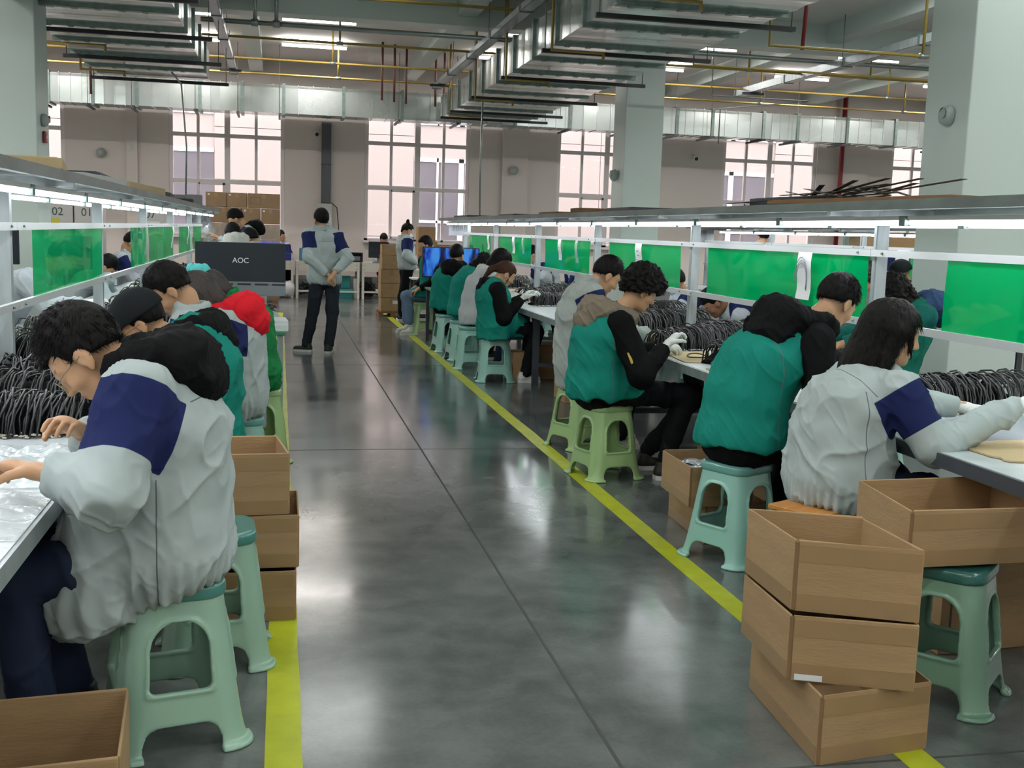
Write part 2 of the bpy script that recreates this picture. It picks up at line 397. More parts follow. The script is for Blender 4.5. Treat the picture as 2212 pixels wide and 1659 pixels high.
duct('long ribbed sheet metal duct under the ceiling above the left benches', -2.70, -1.08, 3.7, 4.12, 4.5, 18.5, [9.4, 11.7, 14.0, 16.15, 18.4])
# duct along the back wall: built along its own length, then turned
dw = thing('air_duct', 'galvanised duct running across in front of the back windows', 'duct', (0, 23.25, 3.68))
xa = -8.6
while xa < 23:
    s = 1.17 if rnd.random() < .75 else .8
    mb = MB()
    q = 4
    for j in range(q):
        a = xa + s * j / q; b_ = xa + s * (j + 1) / q - .016
        mb.box(a, b_, -.3 - rnd.uniform(0, .006), .3, 0, .54, rnd.choice((0, 0, 1)))
        mb.box(b_, b_ + .016, -.318, .31, -.012, .552)
    mb.build('duct_section', [m_galv, m_galvb], dw)
    MB().box(xa + s - .03, xa + s + .03, -.335, .33, -.03, 0).box(xa + s - .03, xa + s + .03, -.335, .33, .54, .575).box(xa + s - .03, xa + s + .03, -.335, -.3, 0, .54).build('flange', m_galv2, dw)
    if rnd.random() < .7:
        MB().box(xa + s - .1, xa + s - .06, -.62, .4, -.07, -.03).build('hanger_rail', m_dark, dw)
        MB().tube([(xa + s - .08, -.42, -.08), (xa + s - .08, -.42, CEIL - 3.68)], .006, 5).build('hanger_rod', m_rod, dw)
    xa += s
# ---------------------------------------------------------------- cable trays
def tray(label, x0, x1, z0, z1, ya, yb):
    t = thing('cable_tray', label, 'cable tray', ((x0 + x1) / 2, ya, z0)); w = (x1 - x0) / 2; L = yb - ya; h = z1 - z0
    n = max(1, round(L / 2.0))
    for i in range(n):
        a, b_ = L * i / n, L * (i + 1) / n - .006
        MB().box(-w, w, a, b_, 0, .004).box(-w, -w + .004, a, b_, 0, h).box(w - .004, w, a, b_, 0, h).box(-w - .004, w + .004, a, b_, h, h + .004).build('tray_section', m_steel, t)
        MB().box(-w - .012, w + .012, b_ - .1, b_ - .06, -.012, h + .02).build('tray_clip', m_galv2, t)
        if i % 2: MB().tube([(-w - .02, b_ - .08, 0), (-w - .02, b_ - .08, CEIL - z0)], .005, 5).build('hanger_rod', m_rod, t)
    MB().box(-w - .15, w + .1, L - .8, L - .74, -.045, -.005).build('hanger_rail', m_black, t)
tray('narrow grey cable tray slanting along the left side of the aisle ceiling', -.88, -.76, 4.2, 4.28, 6, 21.6)
tray('grey cable tray running just left of the right duct', 2.9, 3.05, 4.2, 4.28, 8, 22)
tray('grey cable tray on the right, passing in front of the right pillar', 8.5, 8.66, 4.2, 4.32, 8, 20.5)
tray('far short grey cable tray at the upper right by the wall duct', 13.8, 13.95, 4.2, 4.3, 12, 21)
# ---------------------------------------------------------------- pipes
def pipe(name, label, pts, r, mat, drops=(), dropto=CEIL - .01, dmat=None, cl=True):
    t = thing(name, label, 'pipe', pts[0]); o = Vector(pts[0])
    MB().tube([Vector(p) - o for p in pts], r, 8).build('pipe_run', mat, t)
    for (x, y, z) in drops:
        MB().tube([(x - o.x, y - o.y, z - o.z), (x - o.x, y - o.y, dropto - o.z)], r * .85, 7).build('riser', dmat or mat, t)
        MB().tube([(x - o.x - .05, y - o.y, z - o.z), (x - o.x + .05, y - o.y, z - o.z)], r * 1.5, 8).build('coupling', m_pgal, t)
def xrun(label, Y, z, x0, x1, mat=m_pyel, r=.02, drops=(), name='sprinkler_pipe'):
    pipe(name, label, [(x0, Y, z), (x1, Y, z)], r, mat, [(x, Y, z) for x in drops])
xrun('yellow pipe across the aisle ceiling, nearest to the viewer', 14.6, 4.35, -2.3, 3.1, drops=(.1, 1.0))
xrun('brownish yellow pipe across the ceiling just beyond the grey conduit', 17.75, 4.28, -6, 12.5, drops=(.9, 7.6, 9.8, 11.6))
xrun('yellow pipe across the ceiling, third from the front', 20.1, 4.3, -7, 16, drops=(-4.3, .9, 6.4, 8.6, 11.5, 14.6))
xrun('yellow pipe across the ceiling just before the wall duct', 22.2, 4.32, -8, 19, drops=(-4.2, 1.1, 7.2, 9.8, 13.1, 17.0))
xrun('grey steel conduit pipe crossing the whole ceiling', 17.0 - .12, 4.35, -1.1, 12.5, m_pgal, .035, drops=(-.35, -.05), name='conduit')
# sprinkler loops under the ducts
def loop(label, x, y, z0, z1, dx, mat=m_pyel):
    pipe('sprinkler_loop', label, [(x, y, z1), (x, y, z0), (x + dx, y, z0), (x + dx, y, z0 - .07)], .021, mat)
pl = ['first', 'second', 'third', 'fourth', 'fifth']
for i, y in enumerate((9.8, 12.9, 15.6, 18.1, 20.9)):
    loop('yellow sprinkler pipe bent under the right duct, %s from the front' % pl[i], 3.08, y, 3.6, CEIL - .01, .62)
loop('yellow sprinkler pipe bent under the left duct, nearest one', -3.02, 10.3, 3.62, CEIL, 1.0)
loop('yellow sprinkler pipe bent under the left duct, middle one', -2.86, 14.9, 3.62, CEIL, .75)
loop('yellow sprinkler pipe bent under the left duct, farther one', -2.8, 17.35, 3.62, SLAB, .6)
pipe('sprinkler_pipe', 'bright yellow pipe with two bends beside the right duct end', [(5.5, 12.3, CEIL), (5.5, 12.3, 3.72), (9.6, 12.3, 3.72)], .022, m_pyel, [(7.45, 12.3, 3.72)])
pipe('sprinkler_pipe', 'yellow pipe ending in front of the right pillar top', [(5.9, 15.8, CEIL), (5.9, 15.8, 4.0), (9.8, 15.8, 4.0)], .018, m_pyel)
pipe('conduit', 'thin grey conduit dropping from the right duct down to the wall duct', [(7.3, 18.6, CEIL), (7.3, 18.6, 3.95), (9.1, 18.6, 3.95), (8.2, 20.4, 3.95), (8.2, 20.4, 3.3)], .014, m_pgal)
pipe('fire_pipe', 'dark red pipe standing against the back wall on the right', [(13.0, 24.6, 1.2), (13.0, 24.6, CEIL)], .055, m_pred)
pipe('fire_pipe', 'short red pipe hanging from the beam right of the big duct', [(6.1, 12.6, CEIL), (6.05, 12.6, 3.75)], .025, m_pred)
for i, x in enumerate((-6.0, 1.9, 2.15, 2.4, 3.0, 3.2)):
    pipe('riser_pipe', ['dark red riser by the left pillar top', 'brown riser pipe above the wall duct, left of the five', 'brown riser pipe above the wall duct, second of the five', 'brown riser pipe above the wall duct, middle of the five', 'brown riser pipe above the wall duct, fourth of the five', 'brown riser pipe above the wall duct, right of the five'][i],
         [(x if i else -3.3, 21.5 + .2 * i, 3.9 if i else 3.7), (x if i else -3.3, 21.5 + .2 * i, CEIL)], .022, M('brown_pipe', (92, 52, 44), .5))
# vertical power feeds hanging from the ducts to the benches
def feed(label, pts, r=.014, mat=None):
    t = tag(MB().tube([Vector(p) - Vector(pts[0]) for p in pts], r, 6).build('power_feed_conduit', mat or m_pgal, None, pts[0]), label, 'conduit')
feed('thin grey conduit dropping from the left duct to the left bench end', [(-1.38, 17.6, 1.7), (-1.36, 17.6, 2.6), (-1.42, 17.5, 3.5), (-1.55, 17.4, 3.66)])
feed('thin pale conduit dropping from the right duct to the right bench end', [(3.3, 18.6, 1.7), (3.28, 18.6, 2.6), (3.26, 18.4, 3.66)])
# ---------------------------------------------------------------- wall fittings
def trunking():
    t = thing('cable_trunking', 'dark grey vertical cable trunking between the two middle windows', 'trunking', (.99, 24.7, 1.95))
    MB().box(-.1, .1, -.02, .1, 0, 1.75).build('trunk', M('trunk_grey', (84, 88, 92), .5), t, bevel=.004)
    for z in (.02, .85, 1.68): MB().box(-.105, .105, -.026, .1, z, z + .03).build('clamp', m_dark, t)
trunking()
t = thing('electrical_cabinet', 'pale grey electrical cabinet under the dark trunking', 'cabinet', (.94, 24.7, 1.2))
MB().box(-.18, .18, -.12, .1, 0, .78).build('case', M('cabinet_grey', (196, 198, 196), .4), t, bevel=.006)
MB().box(-.165, .165, -.135, -.12, .02, .76).build('door', M('cabinet_grey', (196, 198, 196), .4), t, bevel=.004)
MB().box(-.15, -.13, -.15, -.135, .34, .44).build('handle', m_black, t)
for z in (.55, .36, .18): MB().box(.04, .12, -.137, -.134, z, z + .012).build('vent_slot', m_ink, t)
feed('dark cable looping beside the electrical cabinet', [(1.1, 24.6, 2.0), (1.22, 24.58, 1.9), (1.26, 24.58, 1.5), (1.28, 24.58, .8)], .012, m_black)
def camera_fit(label, x, y, z, flip=1):
    t = thing('security_camera', label, 'camera', (x, y, z))
    MB().tube([(0, .1, .06), (0, 0, .06)], .02, 8).box(-.03, .03, .08, .11, .02, .1).build('bracket', m_white, t)
    MB().tube([(0, .06, .0), (0, -.12, -.05)], .045, 12).build('camera_body', m_white, t)
    MB().tube([(0, -.118, -.049), (0, -.14, -.055)], .04, 12).build('lens_cover', m_bk, t)
camera_fit('white security camera left of the dark trunking', .78, 24.66, 3.48)
camera_fit('white security camera on the back wall above the right bench', 9.35, 24.66, 3.35)
def speaker(label, x, y, z, rz=0, s=1.0):
    t = thing('wall_speaker', label, 'speaker', (x, y, z), rz)
    MB().lathe([(0, 0), (.09 * s, 0), (.1 * s, .02 * s), (.08 * s, .07 * s), (.03 * s, .1 * s), (0, .1 * s)], 18).build('speaker_shell', M('speaker_grey', (166, 176, 172), .45), t).rotation_euler = (R(90), 0, 0)
    MB().lathe([(.05 * s, .0), (.052 * s, .012)], 18, (0.03 * s, 0.02 * s, 0.085 * s)).build('speaker_ring', m_galv2, t).rotation_euler = (R(90), 0, 0)
# on the left faces of pillars and on the wall
speaker('round speaker high on the near right pillar', 5.275, 8.25, 2.54, R(-90), .85)
speaker('small round speaker on the middle pillar', 5.25, 17.3, 2.45, R(-90), 1)
speaker('small round speaker on the back wall right of the middle window', 5.1, 24.6, 2.86)
speaker('small round speaker on the back wall near the left pipe casing', -3.62, 24.74, 2.86)
t = thing('fire_alarm', 'small red fire alarm on the left pillar', 'alarm', (-2.43, 12.7, 2.27), R(90)); MB().box(-.05, .05, -.03, 0, 0, .12).build('alarm_box', M('alarm_red', (150, 32, 40), .4), t, bevel=.008)
MB().tube([(0, -.03, .06), (0, -.04, .06)], .025, 12).build('alarm_button', m_white, t)
speaker('small detector fitting on the left pillar above the red alarm', -2.43, 12.65, 2.5, R(90), .7)
t = thing('wall_switch', 'small white switch on the left end pillar by the window', 'switch', (-3.05, 24.65, 3.0)); MB().box(-.03, .03, -.02, 0, -.05, .05).build('plate', m_white, t); MB().box(-.012, .012, -.026, -.02, -.02, .02).build('rocker', m_white, t)

# ---------------------------------------------------------------- work benches
def led_row(parent, x, z, ya, n, L, px):
    for i in range(n):
        a = ya + i * L
        MB().box(x - .014, x + .014, a + .02, a + L - .03, z + .011, z + .03).build('tube_housing', m_white, parent)
        MB().tube([(x, a + .03, z), (x, a + L - .04, z)], .0125, 8).build('tube', m_led, parent)
        MB().box(x - .02, x + .02, a - .02, a + .03, z - .015, z + .03).build('tube_socket', m_galv2, parent)
def bench(label, xc, ya, posts, yend, films, shelf_w=.6, hw=.6, z0=.72, face=1, legs=(), nposts=True, lit=True, film_mat=None):
    t = thing('workbench', label, 'workbench', (xc, ya, 0)); L = yend - ya
    n = max(1, round(L / 2.6)); s = L / n
    for i in range(n):
        for sx in (-1, 1):
            a, b_ = i * s, (i + 1) * s - .006
            MB().box(min(0.003 * sx, sx * hw), max(.003 * sx, sx * hw), a, b_, z0, z0 + .025).build('tabletop', m_top, t)
            MB().box(min(sx * (hw - .01), sx * (hw + .012)), max(sx * (hw - .01), sx * (hw + .012)), a, b_, z0 - .03, z0 + .022).build('edge_trim', m_dark if i == 0 and xc == 3.0 else m_steel, t)
    for y in legs:
        for sx in (-1, 1):
            MB().box(sx * (hw - .1) - .03, sx * (hw - .1) + .03, y - ya - .03, y - ya + .03, 0, z0).build('leg', m_dark, t)
            MB().hexa([(sx * (hw - .1) - .02, y - ya + .03, z0 - .2), (sx * (hw - .1) + .02, y - ya + .03, z0 - .2), (sx * (hw - .1) + .02, y - ya + .05, z0 - .2), (sx * (hw - .1) - .02, y - ya + .05, z0 - .2)],
                      [(sx * (hw - .1) - .02, y - ya + .03, z0), (sx * (hw - .1) + .02, y - ya + .03, z0), (sx * (hw - .1) + .02, y - ya + .22, z0), (sx * (hw - .1) - .02, y - ya + .22, z0)]).build('gusset', m_dark, t)
        MB().box(-hw + .1, hw - .1, y - ya - .02, y - ya + .02, .18, .22).build('cross_brace', m_dark, t)
        MB().box(-hw + .1, hw - .1, y - ya - .02, y - ya + .02, z0 - .06, z0).build('cross_brace', m_dark, t)
    for sx in (-1, 1): MB().box(sx * (hw - .1) - .015, sx * (hw - .1) + .015, 0, L, z0 - .06, z0 - .01).build('side_rail', m_dark, t)
    for y in posts:
        MB().box(-.03, .03, y - ya - .022, y - ya + .022, z0 + .025, 1.66).box(-.036, -.03, y - ya - .012, y - ya + .012, z0 + .025, 1.66).build('post', m_steel, t)
        MB().box(-shelf_w / 2, shelf_w / 2, y - ya - .018, y - ya + .018, 1.635, 1.675).build('shelf_bracket', m_steel, t)
    ps = [ya] + list(posts) + [yend]
    for i in range(len(posts) - 1):
        a, b_ = posts[i] - ya + .0, posts[i + 1] - ya
        for z, h in ((1.437, .034), (1.082, .036)):
            MB().box(-.045 * face - .012, -.045 * face + .012, a, b_ - .004, z, z + h).build('rail', m_rail, t)
            for q in (a + .12, b_ - .12): MB().tube([(-.058 * face, q, z + h / 2), (-.066 * face, q, z + h / 2)], .006, 6).build('bolt', m_galv2, t)
    k = int(L / 1.3); s = L / k
    for i in range(k):
        dz = rnd.uniform(0, .006)
        MB().box(-shelf_w / 2, shelf_w / 2, i * s, (i + 1) * s - .004, 1.678 + dz, 1.69 + dz).build('shelf_sheet', m_sheet, t)
    MB().box(-shelf_w / 2 - .006, -shelf_w / 2 + .03, 0, L, 1.655, 1.70).box(shelf_w / 2 - .03, shelf_w / 2 + .006, 0, L, 1.655, 1.70).build('shelf_edge', m_sheet, t)
    ln = 1.3; nn = int((L - .1) / ln)
    for x in (-.2, .2): led_row(t, x, 1.60, .15 if x < 0 else .3, nn, ln, 0)
    for i in range(int(nn * ln / 2.6 + .5)):
        for x in (-.2, .2):
            l = bpy.data.lights.new('shelf_light', 'AREA'); l.shape = 'RECTANGLE'; l.size = .02; l.size_y = 2.5; l.energy = SHELF_W; l.color = SHELF_C
            lo = bpy.data.objects.new('shelf_light', l); COL.objects.link(lo); lo.parent = t; lo.location = (x, 1.4 + 2.6 * i, 1.586)
    for (a, b_, m_) in films:
        nx = 8; vs = []; off = rnd.uniform(0, 6)
        for i in range(nx + 1):
            y = a + (b_ - a) * i / nx - ya
            for z in (1.438, 1.28, 1.115): vs.append((-.036 * face + .006 * math.sin(i * 1.3 + off) * (1 if z < 1.4 else 0), y, z))
        vs2 = [(x + .002, y, z) for x, y, z in vs]; N = len(vs)
        fs = [(i * 3 + j, i * 3 + j + 1, i * 3 + j + 4, i * 3 + j + 3) for i in range(nx) for j in range(2)]
        MB().add(vs, fs, 0, True).build('green_film', m_, t)
    return t
m_top = M('bench_top_sheet', (206, 212, 216), .28, var=.10, vscale=9, stretch=(1, 1, 1), bump=.25, bscale=22, metal=.1)
P_R = [2.6, 5.2, 7.8, 10.38, 12.9, 15.55, 18.2]
P_L = [3.1, 5.35, 8.0, 10.6, 13.15, 15.9, 17.8]
F1, F2 = m_film, m_film2
bench('long right workbench with galvanised posts, green films and a lit shelf', 3.0, 1.9, P_R, 19.2,
      [(2.9, 4.55, F1), (5.25, 6.0, F1), (6.02, 7.45, F1), (8.0, 9.85, F1), (10.5, 12.4, F1), (13.1, 15.1, F1), (15.75, 17.6, F2)], legs=(2.2, 4.9, 7.9, 10.7, 13.4, 16.1, 18.9))
bench('long left workbench with galvanised posts, green films and a lit shelf', -1.2, 2.0, P_L, 18.2,
      [(5.75, 7.95, F2), (9.4, 10.55, F2), (10.65, 13.1, F2), (13.85, 15.5, F2), (16.1, 17.7, F2)], hw=.6, face=-1, legs=(2.3, 4.9, 7.6, 10.3, 13.0, 15.7, 17.9))
bench('farther right workbench behind the first one, with its own lit shelf', 6.75, 9.4, [9.6, 12.1, 14.6, 17.0], 17.2,
      [(10.2, 11.0, F1), (11.7, 14.4, F1), (14.8, 16.6, F1)], legs=(9.8, 12.4, 15, 17))
# papers and sleeves hanging on the upper rails
def hang_paper(label, x, y, z, w, h, tx, twist=0.0, kind=0):
    t = thing('hanging_sheet', label, 'paper', (x, y, z))
    n = 5; vs = []
    for i in range(n + 1):
        for j in (-.5, .5): vs.append((tx * (.004 + .012 * math.sin(i * .9 + twist)), j * w + twist * .01 * i, -h * i / n))
    MB().add(vs, [(2 * i, 2 * i + 1, 2 * i + 3, 2 * i + 2) for i in range(n)], 0, True).build('sheet', m_paper if kind != 1 else m_plast, t)
    if kind == 0:
        for q in range(7):
            if rnd.random() < .8:
                a = rnd.uniform(-.35, .1) * w; MB().box(tx * .024, tx * .0245, a, a + rnd.uniform(.1, .3) * w, -h * (.3 + .09 * q) - .008, -h * (.3 + .09 * q)).build('print_mark', m_ink, t)
    if kind == 2:
        for q, rr in enumerate((.085, .095, .11)):
            MB().tube([(tx * (.022 + .002 * q), math.cos(a) * rr * .75 + .02, -h * .62 + math.sin(a) * rr * 1.25) for a in [PI * 1.15 * i / 14 - .1 for i in range(15)]], .0022, 4).build('print_mark', M('print_grey', (120, 122, 130), .6), t)
    return t
hp = [(5.86, .17, .27, 2, 'framed sheet with a printed grey cable coil on the near right film'), (8.87, .17, .2, 0, 'sheet printed with small pictures hanging on the second right film'),
      (11.55, .13, .22, 0, 'white sleeve of paper hanging on the third right film'), (10.87, .10, .23, 1, 'clear plastic sleeve hanging beside the paper on the third right film'),
      (13.95, .15, .21, 0, 'white paper tag hanging on the fourth right film'), (13.4, .1, .2, 1, 'clear sleeve hanging right of the tag on the fourth right film'), (15.72, .14, .2, 0, 'white paper tag beside the post at the far right film')]
for y, w, h, k, lab in hp: hang_paper(lab, 2.93, y, 1.442, w, h, -1, rnd.uniform(0, 1), k)
for y, w, h, k, lab in ((10.15, .16, .24, 1, 'clear plastic sleeve hanging on the second left film'), (12.6, .15, .23, 0, 'white paper strip hanging on the third left film'), (14.7, .14, .22, 0, 'white paper tag hanging on the far left film'), (9.75, .25, .05, 1, 'white crumpled strip along the top of the second left film')):
    hang_paper(lab, -1.13, y, 1.44, w, h, 1, rnd.uniform(0, 1), k)
hang_paper('framed sheet with a printed cable on the farther bench film', 6.66, 11.05, 1.44, .25, .33, -1, .2, 2)
hang_paper('second white framed sheet near the pillar on the farther bench', 6.66, 10.25, 1.44, .2, .33, -1, .4, 0)
# hanging plates with reversed lettering at the bench ends
for x, y, s, lab in ((-1.23, 18.12, '\u042fR06', 'grey plate with reversed lettering at the left shelf end'), (3.05, 19.12, 'AR05', 'grey plate with reversed lettering at the right shelf end')):
    t = thing('hanging_sign', lab, 'sign', (x, y, 1.65))
    MB().box(-.19, .19, -.004, .004, -.24, 0).build('plate', M('sign_plate', (176, 180, 186), .3), t)
    text('AR06' if x < 0 else 'AR05', .12, M('sign_ink', (128, 130, 136), .5), t, (0, -.006, -.12), (R(90), 0, 0)).scale = (-1, 1, 1)
t = thing('hanging_sign', 'small pale sign plate hanging at the farther bench shelf end', 'sign', (6.72, 17.1, 1.64))
MB().box(-.16, .16, -.004, .004, -.24, 0).build('plate', M('sign_plate', (176, 180, 186), .3), t)
# cardboard sheets, trays and lids lying on the shelves
m_lid = M('dark_tray', (52, 54, 62), .5)
def flat_on_shelf(name, label, cat, x, y, w, l, h, mat, rz=0, tilt=0):
    o = MB().box(-w / 2, w / 2, -l / 2, l / 2, 0, h).box(-w / 2 + .02, w / 2 - .02, -l / 2 + .02, l / 2 - .02, h, h + .004).build(name, mat, None, (x, y, 1.702), rz, bevel=.003)
    o.rotation_euler = (0, tilt, rz); tag(o, label, cat)
flat_on_shelf('cardboard_sheet', 'thick cardboard sheet folded on the near left shelf', 'cardboard', -1.2, 5.4, .5, .8, .045, m_cardlt, .15)
flat_on_shelf('cardboard_sheet', 'white board lying on the left shelf beside the dark tray', 'cardboard', -1.15, 6.75, .4, .9, .035, m_rail, -.1)
flat_on_shelf('tray', 'dark tray on the left shelf between the cardboards', 'tray', -1.28, 7.4, .45, .8, .07, m_lid, .05)
flat_on_shelf('cardboard_sheet', 'long tan cardboard sheet lying along the left shelf', 'cardboard', -1.1, 8.8, .3, 1.6, .055, m_cardlt, -.05)
flat_on_shelf('tray', 'dark thin tray farther along the left shelf', 'tray', -1.2, 10.9, .45, .9, .05, m_lid, .05)
flat_on_shelf('tray', 'small dark tray near the far end of the left shelf', 'tray', -1.3, 15.0, .45, .6, .08, m_lid, .05)
flat_on_shelf('tray', 'dark flat tray on the near right shelf', 'tray', 3.1, 6.1, .45, .9, .05, m_lid, .04)
flat_on_shelf('cardboard_sheet', 'grey cardboard sheet drooping over the near right shelf', 'cardboard', 3.05, 5.2, .55, 1.5, .02, m_card2, .12)
flat_on_shelf('tray', 'black tray on the right shelf beyond the middle pillar', 'tray', 3.05, 9.3, .4, .7, .035, m_lid, 0)
flat_on_shelf('cardboard_box', 'small brown box on the right shelf under the far window', 'box', 3.1, 11.1, .3, .35, .06, m_card2, 0)
flat_on_shelf('cardboard_sheet', 'brown sheet on the right shelf before the small box', 'cardboard', 3.1, 12.1, .4, .8, .03, m_card2, 0)
flat_on_shelf('tray', 'dark sheet on the far part of the right shelf', 'tray', 3.1, 14.3, .45, 1.0, .025, m_lid, 0)
flat_on_shelf('tray', 'dark sheet at the far end of the right shelf', 'tray', 3.0, 17.4, .45, 1.3, .03, m_lid, 0)
def messy_strips(label, x, y):
    mb = MB()
    for i in range(26):
        p = Vector((rnd.uniform(-.2, .2), rnd.uniform(-.5, .5), rnd.uniform(.01, .05))); q = p + Vector((rnd.uniform(-.12, .12), rnd.uniform(.3, .8) * rnd.choice((-1, 1)), rnd.uniform(-.02, .06)))
        mb.bar(p, q, .03, .003)
    tag(mb.build('plastic_strips', M('strip_dark', (70, 64, 60), .6), None, (x, y, 1.72)), label, 'scrap', kind='stuff')
messy_strips('loose dark strips heaped on the near right shelf', 3.0, 5.6)
for i, (x, lab) in enumerate(((-1.40, 'grey carton on the far left shelf, left of the pair'), (-1.18, 'grey carton on the far left shelf, right of the pair'))):
    tag(MB().box(-.11, .11, -.15, .15, 0, .17).box(-.1, .1, -.002, .002, .17, .18).build('grey_carton', M('grey_carton', (140, 138, 138), .6), None, (x, 16.8 - .3 * i, 1.70), .1, bevel=.004), lab, 'box')

# ---------------------------------------------------------------- cardboard boxes
def open_box(label, N, Rr, L, z0, z1, mat=None, group=None, tp=True, wall=.007, sticker=False, seed=0, cat='box', closed=False, lean=(0, 0)):
    """N near corner, Rr right corner, L far left corner on the ground plan; the box may be out of square"""
    mat = mat or m_card; N, Rr, L = Vector(N), Vector(Rr), Vector(L)
    t = thing('cardboard_box', label, cat, (N.x, N.y, z0), 0, group)
    u = Rr - N; v = L - N; h = z1 - z0; un, vn = u.normalized(), v.normalized(); rr = random.Random(seed + 5)
    P = lambda a, b_, z: (un.x * a + vn.x * b_, un.y * a + vn.y * b_, z)
    U, V = u.length, v.length
    def slab(a0, a1, b0, b1, za, zb, name='side_panel'):
        # a slightly warped board with two segments
        return MB().hexa([P(a0, b0, za), P(a1, b0, za), P(a1, b1, za), P(a0, b1, za)],
                         [P(a0, b0, zb + rr.uniform(-.003, .003)), P(a1, b0, zb + rr.uniform(-.003, .003)), P(a1, b1, zb + rr.uniform(-.003, .003)), P(a0, b1, zb + rr.uniform(-.003, .003))]).build(name, mat, t, bevel=.002)
    slab(.01, U - .004, 0, wall, 0.0, h); slab(.01, U - .004, V - wall, V, 0.0, h)
    slab(0, wall, .004, V - .004, 0.0, h - .001); slab(U - wall, U, .012, V - .004, 0.0, h - .002)
    slab(0.004, U - .004, .004, V - .004, 0, .006, 'bottom_panel')
    if closed:
        slab(0.002, U / 2 - .001, .002, V - .002, h, h + .005, 'lid_flap'); slab(U / 2 + .001, U - .002, .002, V - .002, h, h + .005, 'lid_flap')
    # the manufacturer's glued corner, a dark gap
    MB().hexa([P(-.001, -.0015, .004), P(.009, -.0015, .004), P(.009, .002, .004), P(-.001, .002, .004)], [P(-.001, -.0015, h - .006), P(.009, -.0015, h - .006), P(.009, .002, h - .006), P(-.001, .002, h - .006)]).build('corner_joint', m_card2, t)
    if tp:
        for a, b_ in ((.006, .055), (h - .065, h - .012)):
            MB().hexa([P(.012, -.0012, a), P(U - .01, -.0012, a), P(U - .01, 0, a), P(.012, 0, a)], [P(.012, -.0012, b_), P(U - .01, -.0012, b_), P(U - .01, 0, b_), P(.012, 0, b_)]).build('tape_strip', m_packtape, t)
        MB().hexa([P(-.0012, .012, .004), P(0, .012, .004), P(0, V - .01, .004), P(-.0012, V - .01, .004)], [P(-.0012, .012, .055), P(0, .012, .055), P(0, V - .01, .055), P(-.0012, V - .01, .055)]).build('tape_strip', m_packtape, t)
    if sticker:
        MB().hexa([P(.02, -.002, .004), P(.1, -.002, .004), P(.1, -.001, .004), P(.02, -.001, .004)], [P(.02, -.002, .022), P(.1, -.002, .022), P(.1, -.001, .022), P(.02, -.001, .022)]).build('sticker', m_paper, t)
    return t
B1 = open_box('bottom cardboard box of the open stack at the lower right', (1.525, 2.78), (1.915, 2.835), (1.56, 3.34), 0, .212, seed=1)
B2 = open_box('middle cardboard box of the lower right stack with a white sticker', (1.475, 2.90), (1.815, 2.765), (1.50, 3.30), .214, .415, sticker=True, seed=2)
B3 = open_box('top open empty cardboard box of the lower right stack', (1.485, 2.92), (1.815, 2.77), (1.50, 3.30), .42, .635, seed=3)
B4 = open_box('open cardboard box standing on the teal stool at the right edge', (1.965, 3.10), (2.52, 3.12), (2.03, 3.55), .478, .665, seed=4)
open_box('lower cardboard box under the box of silver bags', (2.06, 5.02), (2.40, 5.02), (2.08, 5.6), 0, .2, seed=5)
B5 = open_box('open box filled with silver bags beside the teal stool', (1.955, 4.98), (2.30, 5.0), (1.965, 5.42), .202, .40, seed=6)
open_box('bottom cardboard box of the stack behind the left stools', (-.30, 4.17), (.07, 4.17), (-.30, 4.60), 0, .195, seed=7)
open_box('middle cardboard box of the stack behind the left stools', (-.33, 4.20), (.08, 4.20), (-.33, 4.62), .2, .405, seed=8)
B6 = open_box('top open cardboard box of the stack behind the left stools', (-.35, 4.18), (.045, 4.20), (-.40, 4.55), .41, .645, seed=9)
B7 = open_box('open cardboard box cut off by the lower left corner', (-.78, 2.50), (-.355, 2.55), (-.81, 2.90), .0, .27, seed=10)
tag(MB().box(-.2, .2, -.16, .16, 0, .02).build('packing_foam', m_cardlt, None, (-.56, 2.73, .01), .05), 'flat card insert inside the lower left box', 'card')
# silver bags in B5
mb = MB()
for i in range(9):
    z = .33 + .006 * i; x, y = 2.06 + rnd.uniform(0, .08), 5.10 + rnd.uniform(0, .14); a = rnd.uniform(-.3, .3)
    o = MB(); n = 6; vs = []
    for p in range(n + 1):
        for q in range(n + 1): vs.append(((p / n - .5) * .18, (q / n - .5) * .13, .006 * math.sin(p * 1.9 + i) * math.cos(q * 1.7) + .004))
    o.add(vs, [(p * (n + 1) + q, (p + 1) * (n + 1) + q, (p + 1) * (n + 1) + q + 1, p * (n + 1) + q + 1) for p in range(n) for q in range(n)], 0, True)
    oo = o.build('silver_bag', M('silver_bag', (200, 204, 208), .22, metal=.6, bump=1, bscale=25), None, (x, y, z), a)
    tag(oo, 'crinkled silver bag lying in the box beside the teal stool', 'bag', 'silver bags in the cardboard box')
